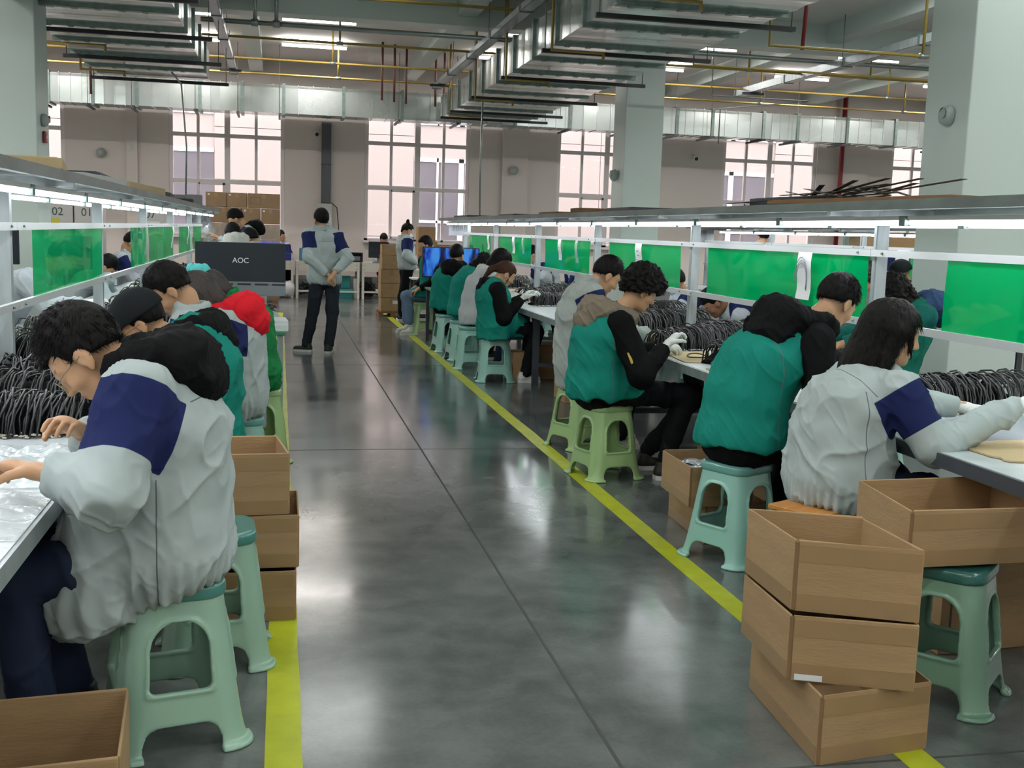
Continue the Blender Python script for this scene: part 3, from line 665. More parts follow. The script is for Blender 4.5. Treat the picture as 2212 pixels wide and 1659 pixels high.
# cartons under the benches, and the pale stack in the distance
def carton(label, x, y, z, w, d, h, rz=0, mat=None, marks=0, group=None):
    t = thing('carton', label, 'box', (x, y, z), rz, group); mat = mat or m_card
    MB().box(-w / 2, w / 2, -d / 2, d / 2, 0, h).build('carton_body', mat, t, bevel=.004)
    MB().box(-w / 2, w / 2, -.03, .03, h, h + .0015).box(-.03, .03, -d / 2 - .0015, -d / 2, h - .09, h).build('tape_strip', m_packtape, t)
    MB().box(-.001, .001, -d / 2 + .01, d / 2 - .01, h, h + .002).build('lid_seam', m_card2, t)
    if marks & 1: MB().box(w * .05, w * .28, -d / 2 - .002, -d / 2, h * .55, h * .8).build('label_sheet', m_paper, t)
    if marks & 2:
        MB().box(-w * .4, -w * .3, -d / 2 - .002, -d / 2, h * .78, h * .88).build('label_sheet', m_paper, t)
    if marks & 4:
        f = MB(); a, b_, c, e = -w * .42, -w * .1, h * .25, h * .72
        for q in ((a, b_, c, c + .006), (a, b_, e, e + .006), (a, a + .006, c, e), (b_ - .006, b_, c, e)): f.box(q[0], q[1], -d / 2 - .002, -d / 2, q[2], q[3])
        f.build('printed_frame', m_ink, t)
    return t
carton('carton under the right bench behind the near teal stool with a printed frame', 2.62, 3.75, 0, .5, .4, .35, .1, marks=4)
carton('carton under the right bench near its end leg', 2.75, 4.6, 0, .5, .45, .3, -.1)
carton('small carton hanging low under the right bench beside the curly haired worker', 3.05, 7.0, .0, .4, .3, .42, .1, marks=1)
carton('wide carton on the floor under the right bench below the cables', 2.85, 6.1, 0, .5, .45, .3, .05)
carton('carton leaning against the middle bench leg on the right', 2.42, 11.05, 0, .24, .3, .3, .1)
carton('large carton under the right bench behind the blue grey leg', 2.85, 11.3, 0, .6, .4, .36, 0)
carton('carton under the bench behind the grey jacket worker', 2.75, 9.7, 0, .5, .4, .3, 0)
for i, z in enumerate((0.09, .33, .57, .81)):
    carton(['bottom carton of the tall stack beside the standing woman', 'second carton of the tall stack beside the standing woman', 'third carton of the tall stack beside the standing woman', 'fourth carton of the tall stack beside the standing woman'][i], 1.88 + rnd.uniform(-.01, .01), 19.2, z, .36, .5, .235, 0, marks=1 if i == 0 else 0)
open_box('open carton on top of the tall stack beside the standing woman', (1.71, 18.96), (2.05, 18.96), (1.71, 19.4), 1.05, 1.22, tp=False)
t = thing('pallet', 'low pallet under the tall stack of cartons', 'pallet', (1.9, 19.2, 0))
for x in (-.2, 0, .2): MB().box(x - .04, x + .04, -.3, .3, 0, .06).build('runner', m_card2, t)
for y in (-.25, -.08, .09, .26): MB().box(-.24, .24, y - .04, y + .04, .062, .085).build('board', m_card2, t)
# palletised wall of cartons, wrapped in film
rows = [(1.80, [(-1.36, .39), (-.97, .37), (-.59, .61)], .27), (1.50, [(-1.36, .66), (-.69, .34), (-.34, .36)], .29), (1.21, [(-1.36, .5), (-.85, .5), (-.34, .36)], .28),
        (.92, [(-1.36, .66), (-.69, .34), (-.34, .36)], .28), (.63, [(-1.36, .5), (-.85, .5), (-.34, .36)], .28), (.34, [(-1.36, .66), (-.69, .34), (-.34, .36)], .28), (.12, [(-1.36, .66), (-.69, .68)], .21)]
nm = ['top', 'second', 'third', 'fourth', 'fifth', 'sixth', 'bottom']; pn = ['left', 'middle', 'right']
for r_, (z, it, h) in enumerate(rows):
    for c_, (x, w) in enumerate(it):
        carton('%s carton in the %s row of the wrapped pallet stack' % (pn[c_ if len(it) == 3 else c_ * 2], nm[r_]), x + w / 2, 22.2, z, w - .008, .55, h, 0, mat=M('carton_far', (136, 112, 84), .8, var=.1, vscale=3), marks=(4 if (r_, c_) == (0, 2) else 2 if r_ < 2 else 0))
mb = MB(); n = 30; vs = []
for i in range(n + 1):
    for j in range(13): vs.append((-1.40 + 1.42 * i / n, 21.905 + rnd.uniform(-.012, .004), .12 + 1.36 * j / 12))
mb.add(vs, [(i * 13 + j, (i + 1) * 13 + j, (i + 1) * 13 + j + 1, i * 13 + j + 1) for i in range(n) for j in range(12)])
tag(mb.build('stretch_film', M('stretch_film', (230, 226, 220), .12, alpha=.28, spec=1.0), None), 'clear stretch film wrapped around the pallet of cartons', 'film')
t = thing('pallet', 'wooden pallet under the wrapped stack of cartons', 'pallet', (-.67, 22.2, 0))
for x in (-.6, 0, .6): MB().box(x - .05, x + .05, -.4, .4, 0, .09).build('runner', m_card2, t)
for y in (-.3, 0, .3): MB().box(-.68, .68, y - .06, y + .06, .091, .112).build('board', m_card2, t)
# cartons by the middle window
for lab, x, z, w, h, mk in (('upper carton by the middle window behind the standing woman', 2.83, 1.268, .34, .28, 0), ('labelled carton below the upper one by the middle window', 2.85, .984, .38, .28, 1), ('labelled carton right of the woman by the middle window', 3.22, .984, .32, .2, 1), ('lower carton by the middle window', 3.0, .72, .6, .26, 0)):
    carton(lab, x, 22.0, z, w, .4, h, marks=mk)
t = thing('side_table', 'plain table under the cartons by the middle window', 'table', (3.0, 22.0, 0)); MB().box(-.45, .45, -.3, .3, .68, .718).build('tabletop', m_desk, t)
for sx in (-.4, .4):
    for sy in (-.25, .25): MB().box(sx - .02, sx + .02, sy - .02, sy + .02, 0, .68).build('leg', m_desk, t)
# ---------------------------------------------------------------- smooth solids from distance fields
def grid_mesh(fn, lo, hi, h, coarse=3):
    lo = np.array(lo, np.float32); hi = np.array(hi, np.float32)
    n = np.maximum(np.ceil((hi - lo) / h).astype(int) + 1, 4)
    n = ((n + coarse - 1) // coarse) * coarse + 1
    ax = [lo[i] + h * np.arange(n[i], dtype=np.float32) for i in range(3)]
    cx = [a[::coarse] for a in ax]
    G = np.stack(np.meshgrid(*cx, indexing='ij'), -1); shp = G.shape[:3]
    Fc = fn(G.reshape(-1, 3)).reshape(shp)
    near = np.abs(Fc) < h * coarse * 2.2
    k = near.copy()
    for a in range(3):
        s = np.zeros_like(k); sl = [slice(None)] * 3; sr = [slice(None)] * 3
        sl[a] = slice(1, None); sr[a] = slice(None, -1); s[tuple(sl)] |= k[tuple(sr)]; s[tuple(sr)] |= k[tuple(sl)]; k = k | s
    F = np.repeat(np.repeat(np.repeat(Fc, coarse, 0), coarse, 1), coarse, 2)[:n[0], :n[1], :n[2]].copy()
    mk = np.repeat(np.repeat(np.repeat(k, coarse, 0), coarse, 1), coarse, 2)[:n[0], :n[1], :n[2]]
    idx = np.argwhere(mk)
    P = np.stack([ax[0][idx[:, 0]], ax[1][idx[:, 1]], ax[2][idx[:, 2]]], -1)
    F[mk] = fn(P)
    F[0], F[-1] = np.maximum(F[0], .01), np.maximum(F[-1], .01)
    F[:, 0], F[:, -1] = np.maximum(F[:, 0], .01), np.maximum(F[:, -1], .01)
    F[:, :, 0], F[:, :, -1] = np.maximum(F[:, :, 0], .01), np.maximum(F[:, :, -1], .01)
    I = F < 0
    c = np.zeros(np.array(F.shape) - 1, np.uint8)
    for dx in (0, 1):
        for dy in (0, 1):
            for dz in (0, 1): c += I[dx:I.shape[0] - 1 + dx, dy:I.shape[1] - 1 + dy, dz:I.shape[2] - 1 + dz]
    act = (c > 0) & (c < 8); ci = np.argwhere(act)
    if not len(ci): return np.zeros((0, 3), np.float32), []
    vid = -np.ones(act.shape, np.int64); vid[act] = np.arange(len(ci))
    acc = np.zeros((len(ci), 3), np.float32); cnt = np.zeros((len(ci), 1), np.float32)
    cor = [(0, 0, 0), (1, 0, 0), (0, 1, 0), (1, 1, 0), (0, 0, 1), (1, 0, 1), (0, 1, 1), (1, 1, 1)]
    vals = [F[ci[:, 0] + d[0], ci[:, 1] + d[1], ci[:, 2] + d[2]] for d in cor]
    for a, b_ in ((0, 1), (2, 3), (4, 5), (6, 7), (0, 2), (1, 3), (4, 6), (5, 7), (0, 4), (1, 5), (2, 6), (3, 7)):
        m = (vals[a] < 0) != (vals[b_] < 0); t = np.where(m, vals[a] / np.where(m, vals[a] - vals[b_], 1), 0)
        da, db = np.array(cor[a], np.float32), np.array(cor[b_], np.float32)
        acc += m[:, None] * (da + t[:, None] * (db - da)); cnt += m[:, None]
    V = lo + h * (ci + acc / cnt)
    faces = []
    for a in range(3):
        u, v = (a + 1) % 3, (a + 2) % 3
        s0 = [slice(None)] * 3; s1 = [slice(None)] * 3; s0[a] = slice(0, -1); s1[a] = slice(1, None)
        A, B = I[tuple(s0)], I[tuple(s1)]; e = np.argwhere(A != B); sgn = A[e[:, 0], e[:, 1], e[:, 2]]
        ok = (e[:, u] > 0) & (e[:, v] > 0) & (e[:, u] < F.shape[u] - 1) & (e[:, v] < F.shape[v] - 1); e = e[ok]; sgn = sgn[ok]
        def cell(du, dv):
            q = e.copy(); q[:, u] -= du; q[:, v] -= dv; return vid[q[:, 0], q[:, 1], q[:, 2]]
        Q = np.stack([cell(1, 1), cell(0, 1), cell(0, 0), cell(1, 0)], -1)
        Q[~sgn] = Q[~sgn][:, ::-1]; faces.append(Q)
    return V, np.concatenate(faces)
def relax(V, Fq, it=1, w=.5):
    if not len(V): return V
    n = len(V)
    for _ in range(it):
        acc = np.zeros((n, 3)); cnt = np.zeros(n)
        for i in range(4):
            a, b_ = Fq[:, i], Fq[:, (i + 1) % 4]
            for p, q in ((a, b_), (b_, a)):
                for k in range(3): acc[:, k] += np.bincount(p, V[q, k], n)
                cnt += np.bincount(p, minlength=n)
        V = V * (1 - w) + w * acc / np.maximum(cnt, 1)[:, None]
    return V
def vnormals(V, Fq):
    a = V[Fq[:, 2]] - V[Fq[:, 0]]; b_ = V[Fq[:, 3]] - V[Fq[:, 1]]; N = np.cross(a, b_); out = np.zeros((len(V), 3))
    for i in range(4):
        for k in range(3): out[:, k] += np.bincount(Fq[:, i], N[:, k], len(V))
    return out / np.maximum(np.linalg.norm(out, axis=1), 1e-9)[:, None]
def np_mesh(name, V, Fq, mats, attrs=None, mi=None):
    me = bpy.data.meshes.new(name); nv, nf = len(V), len(Fq)
    me.vertices.add(nv); me.vertices.foreach_set('co', np.asarray(V, np.float32).ravel())
    me.loops.add(nf * 4); me.loops.foreach_set('vertex_index', np.asarray(Fq, np.int32).ravel())
    me.polygons.add(nf); me.polygons.foreach_set('loop_start', np.arange(0, nf * 4, 4, dtype=np.int32))
    me.polygons.foreach_set('use_smooth', np.ones(nf, bool))
    for m in (mats if isinstance(mats, (list, tuple)) else [mats]): me.materials.append(m)
    if mi is not None: me.polygons.foreach_set('material_index', np.asarray(mi, np.int32))
    me.update(calc_edges=True)
    for k, v in (attrs or {}).items():
        at = me.attributes.new(k, 'FLOAT', 'POINT'); at.data.foreach_set('value', np.asarray(v, np.float32))
    return me
_rs = np.random.RandomState(3); _LAT = _rs.rand(32, 32, 32).astype(np.float32) * 2 - 1
def vnoise(P):
    P = np.asarray(P, np.float32); i = np.floor(P).astype(int); f = P - i; f = f * f * (3 - 2 * f); i &= 31; j = (i + 1) & 31
    L = _LAT; x0, y0, z0 = i.T; x1, y1, z1 = j.T; fx, fy, fz = f.T
    a = L[x0, y0, z0] * (1 - fx) + L[x1, y0, z0] * fx; b_ = L[x0, y1, z0] * (1 - fx) + L[x1, y1, z0] * fx
    c = L[x0, y0, z1] * (1 - fx) + L[x1, y0, z1] * fx; d = L[x0, y1, z1] * (1 - fx) + L[x1, y1, z1] * fx
    return (a * (1 - fy) + b_ * fy) * (1 - fz) + (c * (1 - fy) + d * fy) * fz
def smin(a, b_, k):
    h = np.clip(.5 + .5 * (b_ - a) / k, 0, 1); return b_ + (a - b_) * h - k * h * (1 - h)
def smax(a, b_, k): return -smin(-a, -b_, k)
def cap(P, a, b_, ra, rb, S=None):
    """tapered capsule; S: 3x3 frame scaling the space first (elliptic sections)"""
    a = np.asarray(a, np.float32); b_ = np.asarray(b_, np.float32)
    if S is not None: P = P @ S.T; a = S @ a; b_ = S @ b_
    d = b_ - a; L = max(float(d @ d), 1e-9); t = np.clip(((P - a) @ d) / L, 0, 1)
    q = P - a - t[:, None] * d; return np.sqrt((q * q).sum(1)) - (ra + (rb - ra) * t)
def ell(P, c, r, Rm=None):
    q = P - np.asarray(c, np.float32)
    if Rm is not None: q = q @ Rm
    r = np.asarray(r, np.float32); k0 = np.sqrt(((q / r) ** 2).sum(1)); k1 = np.sqrt(((q / r ** 2) ** 2).sum(1))
    return k0 * (k0 - 1) / np.maximum(k1, 1e-6)
def rbox(P, c, b_, r):
    q = np.abs(P - np.asarray(c, np.float32)) - (np.asarray(b_, np.float32) - r)
    return np.sqrt((np.maximum(q, 0) ** 2).sum(1)) + np.minimum(q.max(1), 0) - r
# ---------------------------------------------------------------- plastic stools
SH = .465
def stool_field(P):
    x, y, z = P[:, 0], P[:, 1], P[:, 2]
    w = .128 + (SH - z) * .118 + .012 * np.exp(-z * 30)          # half width grows downwards, flared feet
    r = .075
    def rsq(w_, rr):
        qx, qy = np.abs(x) - (w_ - rr), np.abs(y) - (w_ - rr)
        return np.sqrt(np.maximum(qx, 0) ** 2 + np.maximum(qy, 0) ** 2) + np.minimum(np.maximum(qx, qy), 0) - rr
    d = rsq(w, r); d = np.maximum(d, z - (SH - .03)); d = np.maximum(d, -z)
    inner = np.maximum(rsq(w - .011, r - .008), z - (SH - .045)); shell = np.maximum(d, -inner)
    out = shell
    rim = np.full_like(d, 9.)
    for a, b_ in ((x, y), (y, x)):
        # upper arch opening and lower opening on each face pair
        hw = .062 + (SH - z) * .09; c = np.minimum(hw, .2)
        top = .375; arch = np.where(z > top - .075, np.sqrt(a ** 2 + np.maximum(z - (top - .085), 0) ** 2 * .9) - .085, np.abs(a) - (.085 + (top - .085 - z) * .045))
        up = np.maximum(arch, .172 - z); up = smax(np.maximum(arch, z - top), .172 - z, .02)
        lowo = smax(np.abs(a) - (.098 + (.1 - z) * .12), z - .085, .05)
        hole = np.minimum(up, lowo); hh = np.maximum(hole, .05 - np.abs(b_))
        out = np.maximum(out, -hh)
        rim = np.minimum(rim, np.maximum(np.abs(up) - .006, .05 - np.abs(b_)))
    rimd = np.maximum(np.maximum(rsq(w + .005, r), -rsq(w - .016, r)), rim); rimd = np.maximum(rimd, z - .42)
    out = smin(out, np.maximum(rimd, -z), .004)
    # grooves that set the corner columns off from the faces
    foot = np.maximum(np.maximum(rsq(w + .012, r), -rsq(w - .018, r)), z - .016)
    cx = np.minimum(np.abs(x), np.abs(y)); foot = np.maximum(foot, .105 - cx); foot = np.maximum(foot, -z)
    out = smin(out, foot, .006)
    return out
def stool_seat_field(P):
    d = rbox(P * np.array([1, 1, 1], np.float32), (0, 0, SH - .022), (.138, .138, .024), .022)
    x, y, z = P.T; qx, qy = np.abs(x) - .064, np.abs(y) - .064
    plan = np.sqrt(np.maximum(qx, 0) ** 2 + np.maximum(qy, 0) ** 2) + np.minimum(np.maximum(qx, qy), 0) - .076
    d = smax(plan, np.abs(z - (SH - .022)) - .022, .014)
    dip = ell(P, (0, 0, SH + .028), (.12, .12, .036)); d = smax(d, -dip, .006)
    return smin(d, np.maximum(np.abs(plan + .018) - .003, np.abs(z - SH) - .003), .004)
sv, sf = grid_mesh(stool_field, (-.215, -.215, -.006), (.215, .215, SH), .0055, 4); sv = relax(sv, sf, 1, .4)
tv, tf = grid_mesh(stool_seat_field, (-.16, -.16, SH - .06), (.16, .16, SH + .02), .006); tv = relax(tv, tf, 1)
def plastic(n, c): return M(n, c, .28, spec=.5, coat=.5, var=.03, vscale=3)
m_st = [plastic('stool_mint', (148, 182, 162)), plastic('stool_green', (158, 190, 130)), plastic('stool_aqua', (148, 196, 184)), plastic('stool_deep', (118, 156, 134))]
m_seat = [plastic('seat_teal', (66, 128, 122)), plastic('seat_green', (160, 194, 134)), plastic('seat_aqua', (104, 160, 152)), plastic('seat_deep', (44, 98, 92))]
stool_me = {}
def stool(label, x, y, rz, kind, s=1.0, group='plastic stools'):
    if kind not in stool_me: stool_me[kind] = (np_mesh('stool_body', sv, sf, m_st[kind]), np_mesh('seat', tv, tf, m_seat[kind]))
    t = thing('plastic_stool', label, 'stool', (x, y, 0), rz, group)
    link('stool_body', stool_me[kind][0], t); link('seat', stool_me[kind][1], t); t.scale = (s, s, s)
    return t
stool('mint plastic stool with a teal seat under the grey jacket worker at the lower left', -.305, 3.27, R(14), 0, 1.03)
stool('mint plastic stool with a teal seat standing empty before the left carton stack', -.215, 3.86, R(4), 0)
stool('mint stool with a teal seat under the worker with the red hood', -.22, 6.15, R(3), 2)
stool('pale green stool behind the small table leg on the left', -.13, 7.2, R(10), 1)
stool('mint stool under the worker with the black cap, hidden by the cartons', -.33, 5.02, R(3), 0)
stool('light green plastic stool under the curly haired worker', 2.01, 6.6, R(15), 1)
stool('light green plastic stool under the grey jacket man behind the curly haired worker', 2.10, 7.55, R(24), 1)
st = stool('aqua plastic stool with a small red and white sticker on its lower bar', 2.12, 4.82, R(28), 2)
MB().box(-.08, -.02, -.1800, -.172, .10, .135).build('sticker', m_paper, st); MB().box(-.08, -.025, -.1806, -.1801, .118, .134).build('sticker_band', m_pred, st)
stool('deep green plastic stool carrying an open carton at the right edge', 2.20, 3.22, R(43), 3)
stool('aqua plastic stool with a label slot under the ponytail worker', 2.145, 10.98, R(-6), 2)
stool('aqua plastic stool left of the ponytail worker, near the tape line', 2.07, 12.0, R(-4), 2)
stool('aqua plastic stool under the short haired worker by the screen', 2.06, 13.7, R(8), 2)
stool('light green stool near the small right table, under the worker in jeans', 2.03, 15.9, R(5), 1)
stool('mint stool under the woman with long black hair at the lower right', 2.14, 3.98, R(20), 2)
o = MB().box(-.19, .19, -.12, .12, 0, .018).build('wooden_board', M('orange_wood', (190, 128, 62), .5, var=.15, vscale=6, stretch=(1, 6, 1)), None, (2.10, 3.93, .463), .5, bevel=.003); tag(o, 'orange wooden board on the stool under the long haired woman', 'board')
for x, y, lab in ((3.95, 10.7, 'mint stool across the right bench under the masked worker'), (3.95, 9.2, 'mint stool across the right bench, near the cables'), (3.9, 7.7, 'pale mint stool across the right bench under the curly grey head'), (3.9, 6.7, 'mint stool across the right bench under the worker with the blue hood'), (3.9, 14.2, 'mint stool across the right bench, second farthest'), (3.9, 16.0, 'mint stool across the right bench, farthest'),
                  (-2.1, 8.5, 'mint stool across the left bench, nearest'), (-2.1, 11.9, 'mint stool across the left bench, farther'), (6.05, 10.9, 'mint stool before the farther right bench'), (-.25, 9.7, 'mint stool beyond the big black screen'), (-.25, 13.2, 'mint stool far along the left bench'), (-.3, 14.3, 'mint stool farthest along the left bench'), (2.1, 12.8, 'aqua stool between the two dark haired women on the right')):
    stool(lab, x, y, rnd.uniform(-.2, .2), 2)

# ---------------------------------------------------------------- cable bundles
m_cable = M('black_cable', (30, 31, 34), .34, spec=.5)
m_cable2 = M('cable_plug', (34, 35, 38), .45)
m_plug = M('plug_metal', (226, 222, 205), .3, metal=.4)
def cable_shape(seed, hgt, dep, r=.0034):
    """one drooping cable loop in the y-z plane (y across the heap), with a plug"""
    q = random.Random(seed); mb = MB(); n = 9; pts = []
    sl = q.uniform(.03, .13)
    for i in range(n):
        a = i / (n - 1); ang = PI * (a * 1.02 - .02)
        pts.append((sl * a + q.uniform(-.006, .006), -math.cos(ang) * dep * .5 + q.uniform(-.004, .004), max(.004, max(0.0, math.sin(ang)) ** .75 * hgt * q.uniform(.93, 1.05) + .005)))
    mb.tube(pts, r, 5, cap=False)
    p, p2 = Vector(pts[0]), Vector(pts[1]); d = (p - p2).normalized(); e = p + Vector((d.x, d.y, 0)) * .028; e.z = .006
    mb.bar(p, e, .011, .007); mp = MB(); mp.bar(e, e + (e - p).normalized() * .012, .009, .005)
    return mb, mp
m_mass = M('cable_shadow', (12, 12, 13), .9, spec=.1)  # near-black filler hull, shade between the cables put into its colour
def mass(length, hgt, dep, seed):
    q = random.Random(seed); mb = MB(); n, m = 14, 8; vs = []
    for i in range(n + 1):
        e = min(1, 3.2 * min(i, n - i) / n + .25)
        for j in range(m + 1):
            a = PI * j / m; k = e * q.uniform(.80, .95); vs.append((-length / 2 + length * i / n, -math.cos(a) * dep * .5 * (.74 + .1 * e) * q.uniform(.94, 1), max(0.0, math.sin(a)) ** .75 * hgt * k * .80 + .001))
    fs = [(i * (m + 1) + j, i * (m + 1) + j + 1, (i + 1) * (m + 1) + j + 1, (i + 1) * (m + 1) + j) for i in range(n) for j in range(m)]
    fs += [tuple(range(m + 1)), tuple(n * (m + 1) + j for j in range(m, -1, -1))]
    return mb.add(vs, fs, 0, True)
def bundle(label, x, y, rz, n, length, hgt, dep, real=False, layers=1, r=.0036, z=.747):
    if real:
        t = thing('cable_bundle', label, 'cable bundle', (x, y, z), rz)
        vm = []; o = mass(length, hgt, dep, 5).build('inner_shade_hull', m_mass, t); o['kind'] = 'stuff'
        for s in range(6):
            a, b_ = cable_shape(s + int(x * 10), hgt, dep, r)
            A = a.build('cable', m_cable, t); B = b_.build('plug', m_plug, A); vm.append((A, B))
        for i in range(n):
            A, B = vm[i % 6]
            if i >= 6: A = A.copy(); COL.objects.link(A); A.parent = t; B = B.copy(); COL.objects.link(B); B.parent = A
            A.location = (-length / 2 + length * i / n + rnd.uniform(-.01, .01), rnd.uniform(-.02, .02), 0)
            A.rotation_euler = (rnd.uniform(-.05, .05), 0, rnd.uniform(-.22, .22)); A.scale = (1, rnd.uniform(.92, 1.06), rnd.uniform(.86, 1.08))
        return t
    mb = mass(length, hgt, dep, int(y * 9)); q = random.Random(int(x * 31 + y * 17))
    for i in range(n):
        a, b_ = cable_shape(q.randint(0, 999), hgt * q.uniform(.8, 1.05), dep, r)
        ox = -length / 2 + length * i / n + q.uniform(-.015, .015); oy = q.uniform(-.03, .03); c, s = math.cos(q.uniform(-.35, .35)), q.uniform(-.35, .35)
        for src, mi in ((a, 2), (b_, 1)):
            mb.add([(ox + vx * c - vy * s, oy + vx * s + vy * c, vz) for vx, vy, vz in src.v], src.f, mi, True)
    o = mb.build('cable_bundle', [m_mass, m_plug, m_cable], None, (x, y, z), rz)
    return tag(o, label, 'cable bundle', kind='stuff')
# near bundles: each cable an object
bundle('heap of black cables with plugs on the left bench beside the worker with glasses', -.83, 4.16, R(8), 84, .66, .135, .28, True, r=.0042)
bundle('second heap of black cables on the left bench behind the front heap', -1.0, 4.62, R(5), 70, .66, .15, .26, True, r=.0042)
bundle('arched heap of black cables on the right bench beside the long haired woman', 3.12, 4.62, R(12), 90, .74, .155, .28, True, r=.0042)
bundle('low heap of black cables on the right bench before the curly haired worker', 2.72, 6.35, R(22), 48, .36, .13, .22, True, r=.004)
bundle('long heap of black cables on the right bench along the post', 3.0, 7.35, R(32), 70, .62, .15, .28, True, r=.004)
for i, (x, y, rz, n, l, h, d, lab) in enumerate((
    (-1.15, 5.25, 10, 60, .7, .14, .26, 'third heap of black cables, left bench, by the first post'),
    (-1.35, 6.2, 5, 60, .6, .16, .28, 'tall dark heap of cables behind the first left post'),
    (-1.2, 7.2, 5, 60, .6, .15, .28, 'heap of cables left of the hair of the front worker'),
    (-1.05, 8.4, 0, 60, .6, .15, .28, 'heap of cables on the left bench by the second post'),
    (-1.0, 9.5, 0, 60, .6, .15, .28, 'heap of cables on the left bench before the black cap'),
    (-1.05, 10.6, 0, 60, .6, .15, .28, 'heap of cables on the left bench, middle part'),
    (-1.05, 11.8, 0, 60, .7, .16, .28, 'heap of cables on the left bench past the third post'),
    (-1.1, 13.2, 0, 60, .7, .17, .28, 'heap of cables on the left bench near the far film'),
    (-1.1, 14.8, 0, 60, .8, .17, .28, 'heap of cables far down the left bench'),
    (-1.1, 16.4, 0, 60, .8, .17, .28, 'farthest heap of cables on the left bench'),
    (3.35, 7.6, 30, 60, .8, .17, .28, 'rear heap of cables behind the post on the right bench'),
    (2.75, 7.2, 25, 55, .6, .14, .22, 'heap of cables under the gloves of the curly haired worker'),
    (3.1, 8.7, 30, 60, .8, .16, .28, 'heap of cables on the right bench beside the masked worker'),
    (3.3, 9.8, 30, 60, .8, .16, .28, 'heap of cables on the right bench near the third post'),
    (2.85, 11.45, 15, 60, .45, .13, .24, 'hanging heap of cables left of the grey jacket man'),
    (2.95, 12.3, 25, 60, .6, .14, .26, 'heap of cables by the gloves of the ponytail worker'),
    (3.3, 13.3, 25, 60, .6, .14, .26, 'heap of cables behind the ponytail worker'),
    (3.0, 14.9, 25, 50, .6, .16, .26, 'heap of cables by the far films on the right bench'),
    (3.0, 17.0, 30, 50, .8, .16, .26, 'farthest heap of cables on the right bench'))):
    bundle(lab, x, y, R(rz), int(n * 1.5), l * 1.15, h, d * 1.12, r=.0042)
def coil(label, x, y, z=.75, n=3, rr=.07):
    t = thing('coiled_cable', label, 'cable', (x, y, z)); mb = MB()
    pts = [((rr + .004 * math.sin(i * .9)) * math.cos(i * .5), (rr * .8) * math.sin(i * .5), .01 + .012 * (i % 12) / 12 + .02 * max(0, math.sin(i * .5))) for i in range(int(12.6 * n))]
    mb.tube(pts, .0036, 5); mb.build('cable', m_cable, t); p = Vector(pts[0])
    MB().bar(p, p + Vector((.03, -.04, 0)), .013, .008).build('plug_body', m_cable2, t); MB().bar(p + Vector((.03, -.04, 0)), p + Vector((.04, -.053, 0)), .01, .005).build('plug', m_plug, t)
coil('coiled black cable with its plug on the cardboard before the curly haired worker', 2.56, 6.5)
coil('small coil of black cable on the near right bench', 2.62, 4.28, rr=.05)
# things lying on the benches
def sheet_obj(name, label, cat, x, y, w, l, h, mat, rz=0, z=.747, jag=0):
    n = 10; vs = []; k = []
    for i in range(n): k.append((-w / 2 + w * i / n, -l / 2 + rnd.uniform(-jag, jag)))
    for i in range(n): k.append((w / 2 + rnd.uniform(-jag, jag), -l / 2 + l * i / n))
    for i in range(n): k.append((w / 2 - w * i / n, l / 2 + rnd.uniform(-jag, jag)))
    for i in range(n): k.append((-w / 2 + rnd.uniform(-jag, jag), l / 2 - l * i / n))
    m = len(k); mb = MB(); mb.add([(a, b_, 0) for a, b_ in k] + [(a, b_, h) for a, b_ in k], [tuple(range(m - 1, -1, -1)), tuple(range(m, 2 * m))] + [(i, (i + 1) % m, m + (i + 1) % m, m + i) for i in range(m)])
    return tag(mb.build(name, mat, None, (x, y, z), rz), label, cat)
sheet_obj('cardboard_sheet', 'flat tan cardboard under the near right cables at the bench edge', 'cardboard', 2.58, 5.75, .26, .62, .005, m_cardlt, .05, jag=.004)
sheet_obj('cardboard_sheet', 'flat tan cardboard on the bench before the curly haired worker', 'cardboard', 2.6, 6.65, .3, .6, .005, m_cardlt, -.1, jag=.004)
sheet_obj('cardboard_sheet', 'small tan cardboard on the bench beyond the gloves', 'cardboard', 2.7, 7.55, .3, .5, .005, m_cardlt, .2, jag=.004)
sheet_obj('cardboard_sheet', 'torn tan cardboard on the bench at the right edge of the picture', 'cardboard', 2.78, 3.62, .5, .36, .006, m_cardlt, .1, jag=.012)
sheet_obj('plastic_sheet', 'ribbed clear plastic sheet under the near right cables', 'plastic', 2.95, 4.1, .75, .6, .004, M('clear_sheet', (200, 212, 222), .15, bump=1, bscale=40, stretch=(1, 12, 1), spec=.8), .05)
def crumple(label, x, y, w, l, h, n=26, z=.747, mat=None):
    vs = []; q = np.array([[i, j] for i in range(n + 1) for j in range(n + 1)], float) / n
    P = np.stack([q[:, 0] * 7, q[:, 1] * 7, np.full(len(q), x * 3)], 1); d = np.abs(vnoise(P)) + .5 * np.abs(vnoise(P * 2.3)); e = np.minimum(np.minimum(q[:, 0], 1 - q[:, 0]), np.minimum(q[:, 1], 1 - q[:, 1])) * 6
    for k in range(len(q)): vs.append(((q[k, 0] - .5) * w, (q[k, 1] - .5) * l, float(h * (.1 + d[k]) * min(1, e[k] + .1))))
    mb = MB().add(vs, [(i * (n + 1) + j, (i + 1) * (n + 1) + j, (i + 1) * (n + 1) + j + 1, i * (n + 1) + j + 1) for i in range(n) for j in range(n)], 0, True)
    return tag(mb.build('plastic_bags', mat or m_plast, None, (x, y, z)), label, 'plastic', kind='stuff')
crumple('crumpled clear bags on the left bench before the worker with glasses', -.92, 3.55, .66, .62, .035)
crumple('crumpled clear bags at the near end of the left bench', -.90, 2.95, .6, .5, .03)
crumple('clear crumpled bag on the right bench by the long haired woman', 3.0, 3.4, .6, .4, .02)
crumple('clear bag behind the first left cables', -1.2, 5.0, .4, .4, .04)
